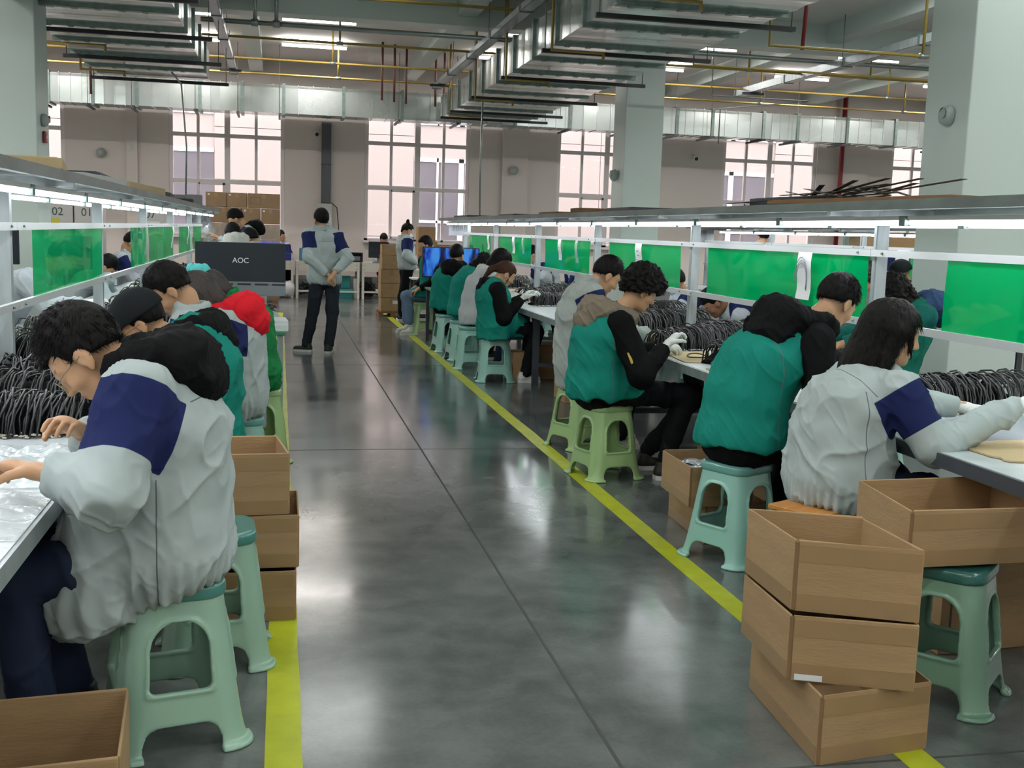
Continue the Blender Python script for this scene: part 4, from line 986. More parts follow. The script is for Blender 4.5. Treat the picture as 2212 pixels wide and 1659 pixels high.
def sack(label, x, y, z, r, mat=None, cat='bag'):
    n = 16; vs = []; m = 9
    P = [];
    for i in range(m + 1):
        t = PI * i / m
        for k in range(n): P.append((math.sin(t) * math.cos(2 * PI * k / n), math.sin(t) * math.sin(2 * PI * k / n), math.cos(t)))
    P = np.array(P); d = 1 + .22 * vnoise(P * 2.4 + x * 7) + .1 * np.abs(vnoise(P * 6 + 3)); V = P * d[:, None] * np.array(r)
    fs = [(i * n + k, (i + 1) * n + k, (i + 1) * n + (k + 1) % n, i * n + (k + 1) % n) for i in range(m) for k in range(n)]
    return tag(MB().add(V.tolist(), fs, 0, True).build('plastic_bag', mat or m_plast, None, (x, y, z)), label, cat)
sack('clear plastic bag hanging over the bench edge by the curly haired worker', 2.5, 6.9, .60, (.09, .12, .14))
sack('white plastic bag on the floor under the far desk', .16, 23.6, .17, (.17, .15, .17), M('bag_white', (220, 220, 222), .3, bump=.6, bscale=8))
sack('clear bag held by the leaning worker over the left bench', -.88, 14.9, 1.36, (.07, .1, .11), M('held_bag', (190, 200, 204), .15, alpha=.35, spec=.8, bump=1.0, bscale=14))
t = thing('snack_carton', 'orange and green carton on the right bench behind the worker with the black hood', 'carton', (3.45, 7.1, .75), .2)
MB().box(-.07, .07, -.1, .1, 0, .2).build('carton_body', M('orange_card', (198, 120, 70), .5), t, bevel=.003); MB().box(-.073, -.0, -.103, .103, .0, .205).build('green_strap', M('green_card', (60, 150, 60), .4), t)
t = thing('gas_tap', 'small brass tap on the rail under the right bench', 'tap', (2.92, 5.9, .30)); MB().tube([(0, 0, -.02), (0, 0, .08)], .012, 8).tube([(-.03, 0, .05), (.03, 0, .05)], .008, 6).build('tap_body', m_pgal, t); MB().box(-.04, .04, -.006, .006, .08, .092).build('tap_handle', m_plug, t)
feed('dark cable hanging under the right bench before the near cartons', [(2.75, 7.3, .66), (2.85, 7.0, .55), (2.95, 6.8, .62), (3.0, 6.5, .68)], .006, m_black)
tag(MB().hexa([(2.95, 6.4, .45), (3.1, 6.4, .47), (3.1, 6.55, .47), (2.95, 6.55, .45)], [(2.9, 6.38, .66), (3.14, 6.38, .66), (3.14, 6.58, .66), (2.9, 6.58, .66)]).build('hanging_pouch', m_bk, None, (2.95, 6.4, .45), rel=True), 'black pouch hanging under the right bench', 'pouch')
# ---------------------------------------------------------------- small tables and screens
def small_table(label, x, y, w, d, h, mat_top, mat_leg):
    t = thing('small_table', label, 'table', (x, y, 0)); MB().box(-w / 2, w / 2, -d / 2, d / 2, h - .025, h).build('tabletop', mat_top, t, bevel=.004)
    for sx in (-1, 1):
        for sy in (-1, 1): MB().box(sx * (w / 2 - .04) - .022, sx * (w / 2 - .04) + .022, sy * (d / 2 - .05) - .022, sy * (d / 2 - .05) + .022, 0, h - .025).build('leg', mat_leg, t)
    for sy in (-1, 1): MB().box(-w / 2 + .06, w / 2 - .06, sy * (d / 2 - .05) - .012, sy * (d / 2 - .05) + .012, .12, .15).build('stretcher', mat_leg, t)
    return t
small_table('small green topped table with steel legs carrying the big black screen', -.28, 8.6, .66, .85, .73, m_green_top, m_steel)
small_table('small green topped table with steel legs before the blue screen on the right', 2.2, 14.55, .55, .8, .73, m_green_top, m_dark)
small_table('small grey table beside the standing woman', 2.28, 17.5, .5, .5, .74, m_desk, m_dark)
tag(MB().box(-.2, .2, -.15, .15, 0, .05).box(-.19, .2, -.14, .16, .05, .08).build('paper_stack', m_paper, None, (-.14, 8.36, .73), .06, bevel=.004), 'stack of white papers on the small green table', 'paper')
def screen(label, x, y, zb, w, h, rz, back=True, grey=.0, logo=None, blue=False, stand=.73):
    t = thing('monitor', label, 'monitor', (x, y, zb), rz)
    MB().box(-w / 2, w / 2, -.02, .02, 0, h).build('case', m_mon if back else m_bk, t, bevel=.005)
    if grey:
        MB().box(-w / 2 + .002, w / 2 - .002, -.026, -.0195, -.0, grey).build('lower_panel', m_mongrey, t, bevel=.003)
        for k in range(5): MB().box(-w / 2 + .05 + k * .13, -w / 2 + .15 + k * .13, -.028, -.0255, grey - .025, grey - .012).build('vent_slot', m_bk, t)
    if logo: text(logo, .056, m_paper, t, (-.0 * w, -.0212, h * .66), (R(90), 0, 0))
    if blue:
        MB().box(-w / 2 + .012, w / 2 - .012, -.0215, -.0205, .015, h - .012).build('display', m_blue, t)
    if stand is not None and zb - stand > .01:
        MB().box(-.03, .03, .0, .03, stand - zb, .12).build('neck', m_mongrey, t); MB().box(-.12, .12, -.08, .1, stand - zb, stand - zb + .012).build('foot', m_mongrey, t, bevel=.004)
    return t
def screen_mat():
    m = bpy.data.materials.new('blue_display'); m.use_nodes = True; nt = m.node_tree; b = nt.nodes['Principled BSDF']
    tc = nt.nodes.new('ShaderNodeTexCoord'); mp = nt.nodes.new('ShaderNodeMapping'); mp.inputs['Scale'].default_value = (3, 1, 1.4); mp.inputs['Rotation'].default_value = (0, .5, 0)
    nt.links.new(tc.outputs['Object'], mp.inputs[0]); n = nt.nodes.new('ShaderNodeTexNoise'); n.inputs['Scale'].default_value = 2.2; n.inputs['Detail'].default_value = 4; n.inputs['Distortion'].default_value = .6
    nt.links.new(mp.outputs[0], n.inputs['Vector']); r = nt.nodes.new('ShaderNodeValToRGB'); e = r.color_ramp.elements
    e[0].position = .44; e[0].color = rgb(10, 20, 60); e[1].position = .62; e[1].color = rgb(70, 150, 240)
    e2 = r.color_ramp.elements.new(.50); e2.color = rgb(16, 70, 190)
    nt.links.new(n.outputs[0], r.inputs[0]); nt.links.new(r.outputs[0], b.inputs['Emission Color']); b.inputs['Emission Strength'].default_value = .75
    b.inputs['Base Color'].default_value = (.01, .01, .015, 1); b.inputs['Roughness'].default_value = .15
    return m
m_blue = screen_mat()
screen('big black monitor seen from behind with white lettering, standing on the small green table', -.285, 8.75, .955, .67, .40, 0, grey=.105, logo='AOC')
tag(MB().box(.0, .18, -.003, .003, 0, .004).build('light_strip', M('blue_light', (40, 60, 220), .4, emit=.6), None, (-.14, 8.745, 1.357)), 'thin blue glowing edge on top of the big black monitor', 'light')
screen('blue lit monitor on the small table among the right workers', 2.28, 15.0, .86, .78, .41, 0, back=False, blue=True)
t = thing('small_plant', 'small dark bare plant before the big black monitor', 'plant', (-.11, 8.2, .70)); mb = MB()
for i in range(22): a = rnd.uniform(0, 6.3); mb.tube([(0, 0, .16), (.05 * math.cos(a), .02 * math.sin(a), .19 + rnd.uniform(0, .04)), (.1 * math.cos(a), .03 * math.sin(a), .2 + rnd.uniform(-.02, .04))], .004, 4)
mb.build('twigs', m_bk, t); MB().tube([(0, 0, .03), (0, 0, .17)], .004, 5).build('stem', m_bk, t); MB().lathe([(.02, 0), (.03, .05), (.028, .05)], 10, (0, 0, .0)).build('pot', m_black, t)
# dark panels and screens beyond the left bench
screen('dark monitor seen beyond the left bench, behind the first post', -2.72, 11.7, 1.03, .46, .34, .05, stand=.75)
t = thing('side_table', 'white table beyond the left bench carrying the dark monitor', 'table', (-3.3, 11.9, 0)); MB().box(-.9, .7, -.3, .3, .71, .75).box(-.9, .7, -.3, -.28, .58, .71).build('tabletop', m_desk, t)
for sx in (-.8, .6):
    for sy in (-.25, .25): MB().box(sx - .025, sx + .025, sy - .025, sy + .025, 0, .71).build('leg', m_desk, t)
def office_chair(label, x, y, rz):
    t = thing('office_chair', label, 'chair', (x, y, 0), rz)
    MB().box(-.24, .24, -.24, .24, .44, .52).build('seat', m_bk, t, bevel=.02)
    o = MB().hexa([(-.22, .22, .55), (.22, .22, .55), (.22, .29, .55), (-.22, .29, .55)], [(-.2, .25, 1.3), (.2, .25, 1.3), (.2, .31, 1.3), (-.2, .31, 1.3)]).build('backrest', M('chair_cloth', (34, 36, 46), .8), t, bevel=.03)
    MB().box(-.02, .02, .26, .3, .3, .6).build('back_bracket', m_bk, t); MB().tube([(0, 0, .1), (0, 0, .45)], .03, 10).build('gas_column', m_bk, t)
    for k in range(5):
        a = 2 * PI * k / 5; l = MB().bar((0, 0, .1), (.28 * math.cos(a), .28 * math.sin(a), .07), .05, .03).build('leg', m_bk, t); MB().ball((.28 * math.cos(a), .28 * math.sin(a), .03), .03, 8).build('caster', m_bk, l)
office_chair('black high backed office chair beyond the left bench', -2.12, 13.55, R(170))
# lockers with numbers beyond the left bench
m_lock = M('locker_grey', (188, 188, 186), .5)
for i, (x, s) in enumerate(((-3.9, '02'), (-3.40, '01'), (-2.3, '07'))):
    t = thing('storage_cabinet', ['grey cabinet with the number 02 by the left wall window', 'grey cabinet with the number 01 right of the 02 cabinet', 'grey cabinet with the number 07 seen between the left posts', 'plain grey cabinet behind the far end of the left bench'][i], 'cabinet', (x, 21.8, 0))
    MB().box(-.24, .24, -.22, .25, 0, 1.80).build('case', m_lock, t, bevel=.004)
    for sx in (-1, 1): d = MB().box(min(.004 * sx, .232 * sx), max(.004 * sx, .232 * sx), -.235, -.22, .05, 1.36).build('door', m_lock, t); MB().box(sx * .03 - .008, sx * .03 + .008, -.25, -.235, .8, .95).build('handle', m_dark, d)
    MB().box(-.232, .232, -.235, -.22, 1.38, 1.78).build('top_door', m_lock, t)
    if s: text(s, .2, M('cabinet_ink', (50, 70, 64), .5), t, (-.02, -.2365, 1.60), (R(90), 0, 0))
    if i == 0: MB().box(-.2, .02, -.2365, -.2355, 1.395, 1.48).build('label_sheet', M('yellow_label', (196, 190, 60), .5), t)
    if i == 2: MB().box(-.15, .15, -.2365, -.2355, 1.39, 1.48).build('label_sheet', m_paper, t)
# far desks against the back wall
def far_desk(label, x0, x1, y, group='white desks along the back wall'):
    t = thing('desk', label, 'desk', ((x0 + x1) / 2, y, 0), 0, group); w = (x1 - x0) / 2
    MB().box(-w, w, -.35, .35, .74, .768).build('tabletop', m_desk, t); MB().box(-w + .01, w - .01, -.35, -.33, .58, .74).build('apron', m_desk, t)
    for sx in (-1, 1):
        for sy in (-.32, .32): MB().box(sx * (w - .03) - .025, sx * (w - .03) + .025, sy - .025, sy + .025, 0, .74).build('leg', m_desk, t)
        for z in (.62, .7): MB().tube([(sx * (w - .06), -.352, z), (sx * (w - .06), -.356, z)], .008, 6).build('bolt', m_dark, t)
    MB().box(-w, w, -.33, -.29, .13, .165).build('foot_rail', m_desk, t)
far_desk('white desk along the back wall behind the big black monitor', -1.35, .30, 23.9)
far_desk('white desk along the back wall behind the standing man', .34, 1.66, 23.9)
far_desk('white desk along the back wall by the seated man at the window', 1.70, 3.1, 23.9)
def item(name, label, cat, x, y, z, w, d, h, mat, bev=.006, rz=0): return tag(MB().box(-w / 2, w / 2, -d / 2, d / 2, 0, h).box(-w / 2 + .01, w / 2 - .01, -d / 2 - .006, -d / 2, .015, h - .015).build(name, mat, None, (x, y, z), rz, bevel=bev), label, cat)
item('keyboard', 'white keyboard on the desk of the seated man at the window', 'keyboard', 2.2, 23.75, .768, .35, .14, .02, m_white)
t = thing('wire_tray', 'black letter tray on the desk right of the standing man', 'tray', (1.5, 23.85, .768)); MB().box(-.23, .23, -.14, .14, 0, .02).box(-.23, .23, -.14, .14, .18, .2).box(-.23, -.2, -.14, .14, .02, .18).box(.2, .23, -.14, .14, .02, .18).box(-.2, .2, .12, .14, .02, .18).build('frame', m_bk, t); MB().box(-.18, .18, -.12, .1, .03, .12).build('paper_pile', m_mongrey, t)
item('blue_box', 'light blue box on the desk left of the standing man', 'box', .5, 23.85, .768, .17, .2, .26, M('box_blue', (70, 130, 160), .5))
item('blue_folder', 'dark blue crumpled bag on the desk before the man with glasses', 'bag', .05, 23.75, .768, .4, .25, .15, M('bag_blue', (30, 34, 120), .45, bump=.8, bscale=10), .03)
screen('dark monitor before the seated man at the window', 2.05, 23.62, .87, .42, .34, 0, stand=.768)
item('teal_bin', 'teal storage bin under the desk behind the standing man', 'bin', 1.35, 23.8, 0, .34, .3, .2, M('bin_teal', (36, 140, 140), .4), .02)
item('teal_bin', 'upper teal crate on the bin under the far desk', 'bin', 1.38, 23.9, .205, .2, .25, .26, M('bin_teal', (36, 140, 140), .4), .02)
tag(MB().lathe([(.03, 0), (.05, .4), (.05, .42)], 12).build('bottle', m_white, None, (1.58, 23.75, 0)), 'white cylinder standing beside the teal bin under the far desk', 'bottle')
def tangle(label, x, y, z, r, n=14):
    mb = MB()
    for i in range(n):
        p = [Vector((rnd.uniform(-r, r), rnd.uniform(-.1, .1), rnd.uniform(0, r * 1.4))) for _ in range(4)]; mb.tube(p, .008, 4)
    tag(mb.build('cable_tangle', m_bk, None, (x, y, z)), label, 'cable', kind='stuff')
tangle('tangle of black cables under the far desks by the teal bins', 1.85, 23.8, .05, .22, 22); tangle('tangle of black cables under the desk left of the standing man', .6, 23.85, .05, .2, 18)
t = thing('computer', 'black computer tower under the desk at the window', 'computer', (1.85, 24.1, .02)); MB().box(-.1, .1, -.2, .2, 0, .42).build('case', m_bk, t, bevel=.005); MB().box(-.09, .09, -.206, -.2, .02, .4).build('front_panel', m_dark, t)
t = thing('power_strip', 'white power strip lying on the foot rail of the far desk', 'power strip', (2.2, 23.6, .17)); MB().box(-.2, .2, -.03, .03, 0, .04).build('strip_body', m_white, t, bevel=.004)
for k in range(4): MB().box(-.15 + .09 * k, -.1 + .09 * k, -.02, .02, .04, .043).build('socket', m_dark, t)
# things beyond the right bench
item('grey_monitor', 'dark low screen behind the right bench near the masked worker', 'screen', 4.7, 9.9, .76, .6, .1, .3, m_mon, rz=-.3)
t = thing('side_table', 'table beyond the right bench with dark goods', 'table', (4.75, 10.4, 0)); MB().box(-.5, .5, -.8, .8, .70, .74).build('tabletop', m_desk, t)
for sx in (-.45, .45):
    for sy in (-.7, .7): MB().box(sx - .025, sx + .025, sy - .025, sy + .025, 0, .7).build('leg', m_dark, t)
item('striped_carton', 'tilted pale striped carton beyond the right bench post', 'box', 4.8, 10.9, .742, .35, .2, .42, M('carton_pale', (150, 152, 130), .6), rz=.3)
carton('brown carton on the rack behind the farther right bench', 8.3, 14.4, .9, .9, .5, .7)
carton('dark carton on the rack behind the farther right bench, right part', 10.0, 14.8, .9, 1.0, .5, .75, mat=m_card2)
t = thing('storage_rack', 'rack with cartons behind the farther right bench', 'rack', (9.2, 14.6, 0))
for z in (.2, .87, 1.72): MB().box(-1.5, 1.5, -.35, .35, z, z + .028).build('shelf', m_galv2, t)
for sx in (-1.5, 0, 1.5): MB().box(sx - .03, sx + .03, -.35, -.3, 0, 1.75).build('post', m_galv2, t)
# ---------------------------------------------------------------- people
def cloth(name, col, band=None, rough=.78, bump=.10, bscale=9, seam=False):
    """woven cloth; the contrasting sleeve panel is cut by the 'band' attribute of the garment"""
    if name in MATS: return MATS[name]
    m = M(name, col, rough, var=.05, vscale=7, bump=bump, bscale=bscale, spec=.10); nt = m.node_tree; b = nt.nodes['Principled BSDF']
    src = b.inputs['Base Color'].links[0].from_socket
    def thr(attr, a, b_):
        at = nt.nodes.new('ShaderNodeAttribute'); at.attribute_name = attr; r = nt.nodes.new('ShaderNodeMapRange')
        r.inputs[1].default_value = a; r.inputs[2].default_value = b_; nt.links.new(at.outputs['Fac'], r.inputs[0]); return r.outputs[0]
    if band:
        mx = nt.nodes.new('ShaderNodeMix'); mx.data_type = 'RGBA'; mx.inputs[7].default_value = rgb(*band)
        nt.links.new(thr('band', -.0008, .0008), mx.inputs[0]); nt.links.new(src, mx.inputs[6]); src = mx.outputs[2]
    if seam:
        mx = nt.nodes.new('ShaderNodeMix'); mx.data_type = 'RGBA'; mx.inputs[7].default_value = rgb(96, 104, 106)
        sa = nt.nodes.new('ShaderNodeAttribute'); sa.attribute_name = 'seam'; sb = nt.nodes.new('ShaderNodeMath'); sb.operation = 'ABSOLUTE'; nt.links.new(sa.outputs['Fac'], sb.inputs[0])
        sr = nt.nodes.new('ShaderNodeMapRange'); sr.inputs[1].default_value = .0026; sr.inputs[2].default_value = .0012; nt.links.new(sb.outputs[0], sr.inputs[0]); nt.links.new(sr.outputs[0], mx.inputs[0]); nt.links.new(src, mx.inputs[6]); src = mx.outputs[2]
    nt.links.new(src, b.inputs['Base Color'])
    return m
def skin_mat(name, col):
    if name in MATS: return MATS[name]
    m = M(name, col, .48, var=.05, vscale=14, spec=.4); nt = m.node_tree; b = nt.nodes['Principled BSDF']; src = b.inputs['Base Color'].links[0].from_socket
    for attr, c in (('lips', (158, 86, 78)), ('brow', (46, 36, 32)), ('stub', (74, 60, 50))):
        at = nt.nodes.new('ShaderNodeAttribute'); at.attribute_name = attr; mx = nt.nodes.new('ShaderNodeMix'); mx.data_type = 'RGBA'; mx.inputs[7].default_value = rgb(*c)
        nt.links.new(at.outputs['Fac'], mx.inputs[0]); nt.links.new(src, mx.inputs[6]); src = mx.outputs[2]
    nt.links.new(src, b.inputs['Base Color']); b.inputs['Subsurface Weight'].default_value = .06; b.inputs['Subsurface Radius'].default_value = (.02, .008, .004)
    return m
NAVY = (30, 38, 80)
m_jk = cloth('grey_work_jacket', (170, 180, 180), NAVY, seam=True)
m_jk2 = cloth('pale_work_jacket', (182, 186, 192), NAVY, seam=True)
m_jkflat = cloth('grey_smock', (160, 168, 166))
m_vest = cloth('teal_vest', (22, 122, 108), seam=True)
m_blk = cloth('black_sweater', (15, 15, 17)); m_blk2 = cloth('black_fleece', (12, 12, 14), bump=.3, bscale=60)
m_trou = cloth('black_trousers', (17, 18, 21)); m_jean = cloth('dark_jeans', (38, 42, 50)); m_navyt = cloth('navy_trousers', (34, 42, 62)); m_ltjean = cloth('light_jeans', (104, 126, 150))
m_taupe = cloth('taupe_hood', (122, 112, 98), bump=.3, bscale=50); m_red = cloth('red_hood', (206, 32, 44)); m_greenj = cloth('green_varsity', (24, 112, 62)); m_bluehood = cloth('blue_knit', (58, 80, 116), bump=.6, bscale=40)
m_whiteh = cloth('white_hood', (205, 205, 198)); m_white_c = cloth('white_jacket', (186, 188, 190)); m_greyh = cloth('grey_hoodie', (120, 124, 128)); m_redin = cloth('orange_collar', (190, 84, 60))
m_skin = skin_mat('skin', (192, 148, 114)); m_skin2 = skin_mat('skin_tan', (172, 124, 96))
m_glove = cloth('white_glove', (222, 222, 220), bump=.3, bscale=120); m_cuff = M('glove_cuff', (150, 200, 160), .8)
m_hair = M('black_hair', (15, 13, 13), .55, spec=.12, bump=.5, bscale=90, stretch=(1, 1, .15)); m_hairb = M('brown_hair', (62, 38, 30), .55, spec=.12, bump=.5, bscale=90, stretch=(1, 1, .15)); m_hairdb = M('dark_brown_hair', (34, 26, 23), .5, bump=.5, bscale=90, stretch=(1, 1, .15))
m_capm = cloth('black_cap', (26, 30, 32)); m_mask = M('face_mask', (160, 196, 220), .7); m_maskw = M('face_mask_white', (226, 228, 230), .7)
m_shoe = M('shoe_black', (32, 30, 30), .6); m_shoew = M('shoe_white', (214, 212, 206), .55); m_sole = M('shoe_sole', (222, 220, 216), .5)
m_eye = M('eye_white', (210, 206, 200), .2); m_iris = M('iris', (30, 22, 18), .1); m_wire = M('spectacle_wire', (150, 146, 130), .25, metal=.8); m_lens = M('spectacle_lens', (230, 240, 236), .05, alpha=.25)
A3 = lambda v: np.array([v[0], v[1], v[2]], np.float32)
def headfield(Q, full=True):
    """Q in the head frame: x forward, y left, z up"""
    d = ell(Q, (-.014, 0, .028), (.098, .078, .092)); d = smin(d, ell(Q, (.022, 0, -.022), (.068, .064, .088)), .03)
    d = smin(d, ell(Q, (.03, 0, -.078), (.05, .05, .036)), .03); d = smin(d, ell(Q, (.066, 0, -.098), (.020, .022, .016)), .022)
    if full:
        for s in (-1, 1):
            d = smax(d, -ell(Q, (.098, s * .033, .008), (.018, .022, .015)), .012)          # eye sockets
            d = smin(d, ell(Q, (.072, s * .034, .004), (.0155, .017, .0125)), .006)        # closed lids
            d = smin(d, cap(Q, (.083, s * .012, .026), (.07, s * .05, .026), .009, .007), .014)
            d = smin(d, ell(Q, (.06, s * .045, -.028), (.022, .02, .02)), .02)              # cheek
            e = ell(Q, (-.006, s * .079, -.006), (.019, .009, .032)); e = smax(e, -ell(Q, (.002, s * .089, -.004), (.010, .007, .019)), .005)
            d = smin(d, e, .006)
            d = smin(d, ell(Q, (.001, s * .078, -.036), (.008, .007, .010)), .006)
        d = smin(d, cap(Q, (.086, 0, .018), (.105, 0, -.026), .0075, .0115), .012)
        for s in (-1, 1): d = smin(d, ell(Q, (.093, s * .012, -.030), (.011, .009, .008)), .007)
        d = smin(d, ell(Q, (.085, 0, -.056), (.013, .023, .0075)), .006); d = smin(d, ell(Q, (.083, 0, -.068), (.012, .019, .0075)), .006)
        d = smax(d, -ell(Q, (.1, 0, -.062), (.012, .022, .0016)), .003)
    else:
        for s in (-1, 1): d = smin(d, ell(Q, (-.004, s * .078, -.006), (.017, .009, .028)), .006)
        d = smin(d, cap(Q, (.084, 0, .014), (.100, 0, -.026), .009, .012), .012)
    return d
# hand: wrist at origin, fingers along +x, back of the hand +z, thumb towards +y
_hands = {}
def handgeo(curl, h):
    if (curl, h) in _hands: return _hands[curl, h]
    F = []
    for i, (y, L, x0) in enumerate(((.030, .068, .088), (.010, .076, .092), (-.011, .070, .089), (-.031, .055, .081))):
        p = np.array([x0, y, .002]); a = -curl * (.35 + .08 * i); pts = [p]; l = [L * .46, L * .31, L * .26]
        for k in range(3):
            p = p + np.array([math.cos(a), 0, math.sin(a)]) * l[k]; pts.append(p); a -= curl * (.75, .6, 0)[k]
        F.append((pts, i))
    tp = [np.array([.022, .028, -.004]), np.array([.052, .052, -.014 - .01 * curl]), np.array([.080, .058 - .012 * curl, -.022 - .022 * curl]), np.array([.100, .052 - .02 * curl, -.028 - .034 * curl])]
    def f(P):
        S = np.diag([1, 1, 1.75]).astype(np.float32)
        d = cap(P, (.02, 0, 0), (.075, .004, 0), .030, .038, S); d = smin(d, cap(P, (-.05, 0, 0), (.02, 0, 0), .029, .030, np.diag([1, 1, 1.3]).astype(np.float32)), .02)
        d = smin(d, cap(P, (.03, -.02, -.004), (.078, -.026, 0), .017, .012), .01)
        for pts, i in F:
            r = (.0088, .0092, .0088, .0078)[i]
            g = np.full(len(P), 9., np.float32)
            for k in range(3): g = np.minimum(g, cap(P, pts[k], pts[k + 1], r * (1 - .08 * k), r * (1 - .08 * (k + 1))))
            d = smin(d, g, .005)
        g = np.full(len(P), 9., np.float32)
        for k, r in enumerate((.014, .0115, .0095)): g = np.minimum(g, cap(P, tp[k], tp[k + 1], r, r * .88))
        return smin(d, g, .008)
    V, Q = grid_mesh(f, (-.085, -.06, -.13), (.18, .085, .035), h, 3); V = relax(V, Q, 1, .5)
    _hands[curl, h] = (V, Q); return V, Q
def frame3(x, zhint):
    x = Vector(x).normalized(); z = Vector(zhint); z = (z - x * z.dot(x)); z = z.normalized() if z.length > 1e-4 else Vector((0, 0, 1)); y = z.cross(x)
    return np.array([[x.x, y.x, z.x], [x.y, y.y, z.y], [x.z, y.z, z.z]])
def folds(P, amp, seed, sc=1.0):
    """creases of cloth: two crossing sets of soft ridges"""
    c, s = math.cos(.6), math.sin(.6); x, y, z = P[:, 0], P[:, 1], P[:, 2]
    q1 = np.stack([(x + y) * 5.5, (c * z + s * (x - y)) * 9, (x - y) * 3], 1) * sc + seed; q2 = np.stack([(x - y) * 4.5, (c * z - s * (x + y)) * 7, (x + y) * 4], 1) * sc + seed * 1.7
    n1 = (1 - np.abs(vnoise(q1)) * 1.8); n2 = (1 - np.abs(vnoise(q2)) * 1.8)
    return amp * 1.35 * (np.maximum(n1, 0) ** 4 * 1.0 + np.maximum(n2, 0) ** 4 * .9 - .4) + amp * .45 * (np.maximum(1 - np.abs(vnoise(q1 * 2.3 + 7)) * 1.8, 0) ** 3 - .3) + amp * .25 * vnoise(P * 22 * sc + seed)
def ik(S, Wr, a, b_, hint):
    S, Wr = Vector(S), Vector(Wr); d = Wr - S; L = d.length
    if L > (a + b_) * .995: Wr = S + d * ((a + b_) * .995 / L); d = Wr - S; L = d.length
    k = (a * a - b_ * b_ + L * L) / (2 * L); hgt = math.sqrt(max(a * a - k * k, 0)); u = d / L; hv = Vector(hint); hv = hv - u * hv.dot(u)
    hv = hv.normalized() if hv.length > 1e-4 else Vector((0, 0, -1))
    return S + u * k + hv * hgt, Wr
PERSONS = []
def person(label, x, y, face=0, stand=False, lean=18, lean2=None, nb=None, hc=None, hp=35, hy=0, hroll=0, s=1.0, top='jacket', topm=None, vest=None, hood=None, hoodm=None,
           hair='short', hairm=None, trousers=None, hands=None, elbows=None, gloves=False, legs=None, bag=1.0, h=None, skin=None, mask=None, glasses=False, capm=False, shoes=None,
           curl=.8, extra=None, hem=.10, feet_dir=None, group='workers', strands=0, stub=False, ears=True, sw=.185, pz=None, hoods=1.0, vhem=.06, drape=None, seed=None, showlegs=True, xlocks=None):
    D = math.hypot(x, y); seed = seed if seed is not None else int(x * 13 + y * 7) % 97
    h = h or (.0062 if D < 5.4 else .0078 if D < 8 else .011 if D < 13 else .015)
    hh = min(h, .0058 if D < 5.4 else .0068 if D < 8 else .009 if D < 14 else .012)
    f = Vector((math.cos(R(face)), math.sin(R(face)), 0)); l = Vector((-f.y, f.x, 0)); up = Vector((0, 0, 1)); T = lambda a, b_, c: f * a + l * b_ + up * c
    pz = pz or ((.93 if stand else .575) * (s if stand else 1)); O = Vector((x, y, 0)); P0 = O + up * pz
    if nb is None: nb = P0 + (f * math.sin(R(lean)) + up * math.cos(R(lean))) * .49 * s
    else: nb = Vector(nb)
    l2 = lean + 14 if lean2 is None else lean2
    if hc is None: hc = nb + (f * math.sin(R(l2)) + up * math.cos(R(l2))) * .185 * s
    else: hc = Vector(hc)
    ctl = P0 + up * .30 * s + (nb - P0) * .08 - f * .03
    bz = lambda t: P0 * (1 - t) ** 2 + ctl * 2 * t * (1 - t) + nb * t * t
    sp = [bz(t) for t in (0, .3, .58, .82, 1.0)]; sd = (sp[4] - sp[2]).normalized()
    shc = bz(.9); SHL, SHR = shc + l * sw * s + f * .02, shc - l * sw * s + f * .02
    if hands is None: hands = (None, None)
    if elbows is None: elbows = (None, None)
    arms = []
    for i, (sh, sg) in enumerate(((SHL, 1), (SHR, -1))):
        tgt = hands[i]
        if tgt is None: tgt = O + T(.50, sg * .13, .80) if not stand else sh + T(.05, sg * .06, -.52)
        tgt = Vector(tgt); e = elbows[i]
        if e is None: e, tgt = ik(sh, tgt, .28 * s, .25 * s, T(-.35, sg * .45, -1))
        else: e = Vector(e)
        arms.append((sh, e, tgt, sg))
    base = thing('person', label, 'person', tuple(O), 0, group); Oa = A3(O)
    skin = skin or m_skin
    # head frame
    fy = face + hy; hf = Vector((math.cos(R(fy)) * math.cos(R(hp)), math.sin(R(fy)) * math.cos(R(hp)), -math.sin(R(hp)))); hl = Vector((-math.sin(R(fy)), math.cos(R(fy)), 0))
    hu = hf.cross(hl) * 1.0
    if hroll: q = Matrix.Rotation(R(hroll), 3, hf); hl = q @ hl; hu = q @ hu
    HM = np.array([[hf.x, hl.x, hu.x], [hf.y, hl.y, hu.y], [hf.z, hl.z, hu.z]], np.float32); HC = A3(hc)
    toH = lambda P: ((P - HC) @ HM) / s
    fromH = lambda q: Vector((HC + HM @ (np.array(q) * s)).tolist())
    S2 = np.eye(3, dtype=np.float32); la = A3(l); S2 = (S2 + (1 / 1.38 - 1) * np.outer(la, la)).astype(np.float32)
    spn = [A3(p) for p in sp]; nbn = A3(nb); nk = A3(fromH((-.03, 0, -.075)))
    NX = [A3(a) for a in (SHL, SHR)]
    armn = [(A3(a), A3(e), A3(t)) for a, e, t, _ in arms]
    # ---- body
    def fbody(P):
        d = headfield(toH(P), hh < .01) * s
        d = smin(d, cap(P, nk, nbn + A3(f) * .0 - A3(up) * .02, .052 * s, .056 * s), .018)
        d = smin(d, cap(P, nbn - .03 * A3(up), spn[2], .06, .085, S2), .03)
        return d
    lo = np.minimum(HC - .16 * s, np.minimum(nbn, spn[2]) - .13); hi = np.maximum(HC + .16 * s, np.maximum(nbn, spn[2]) + .13)
    V, Q = grid_mesh(fbody, lo, hi, hh, 3); V = relax(V, Q, 1, .35); parts = [(V, Q)]; gl = []
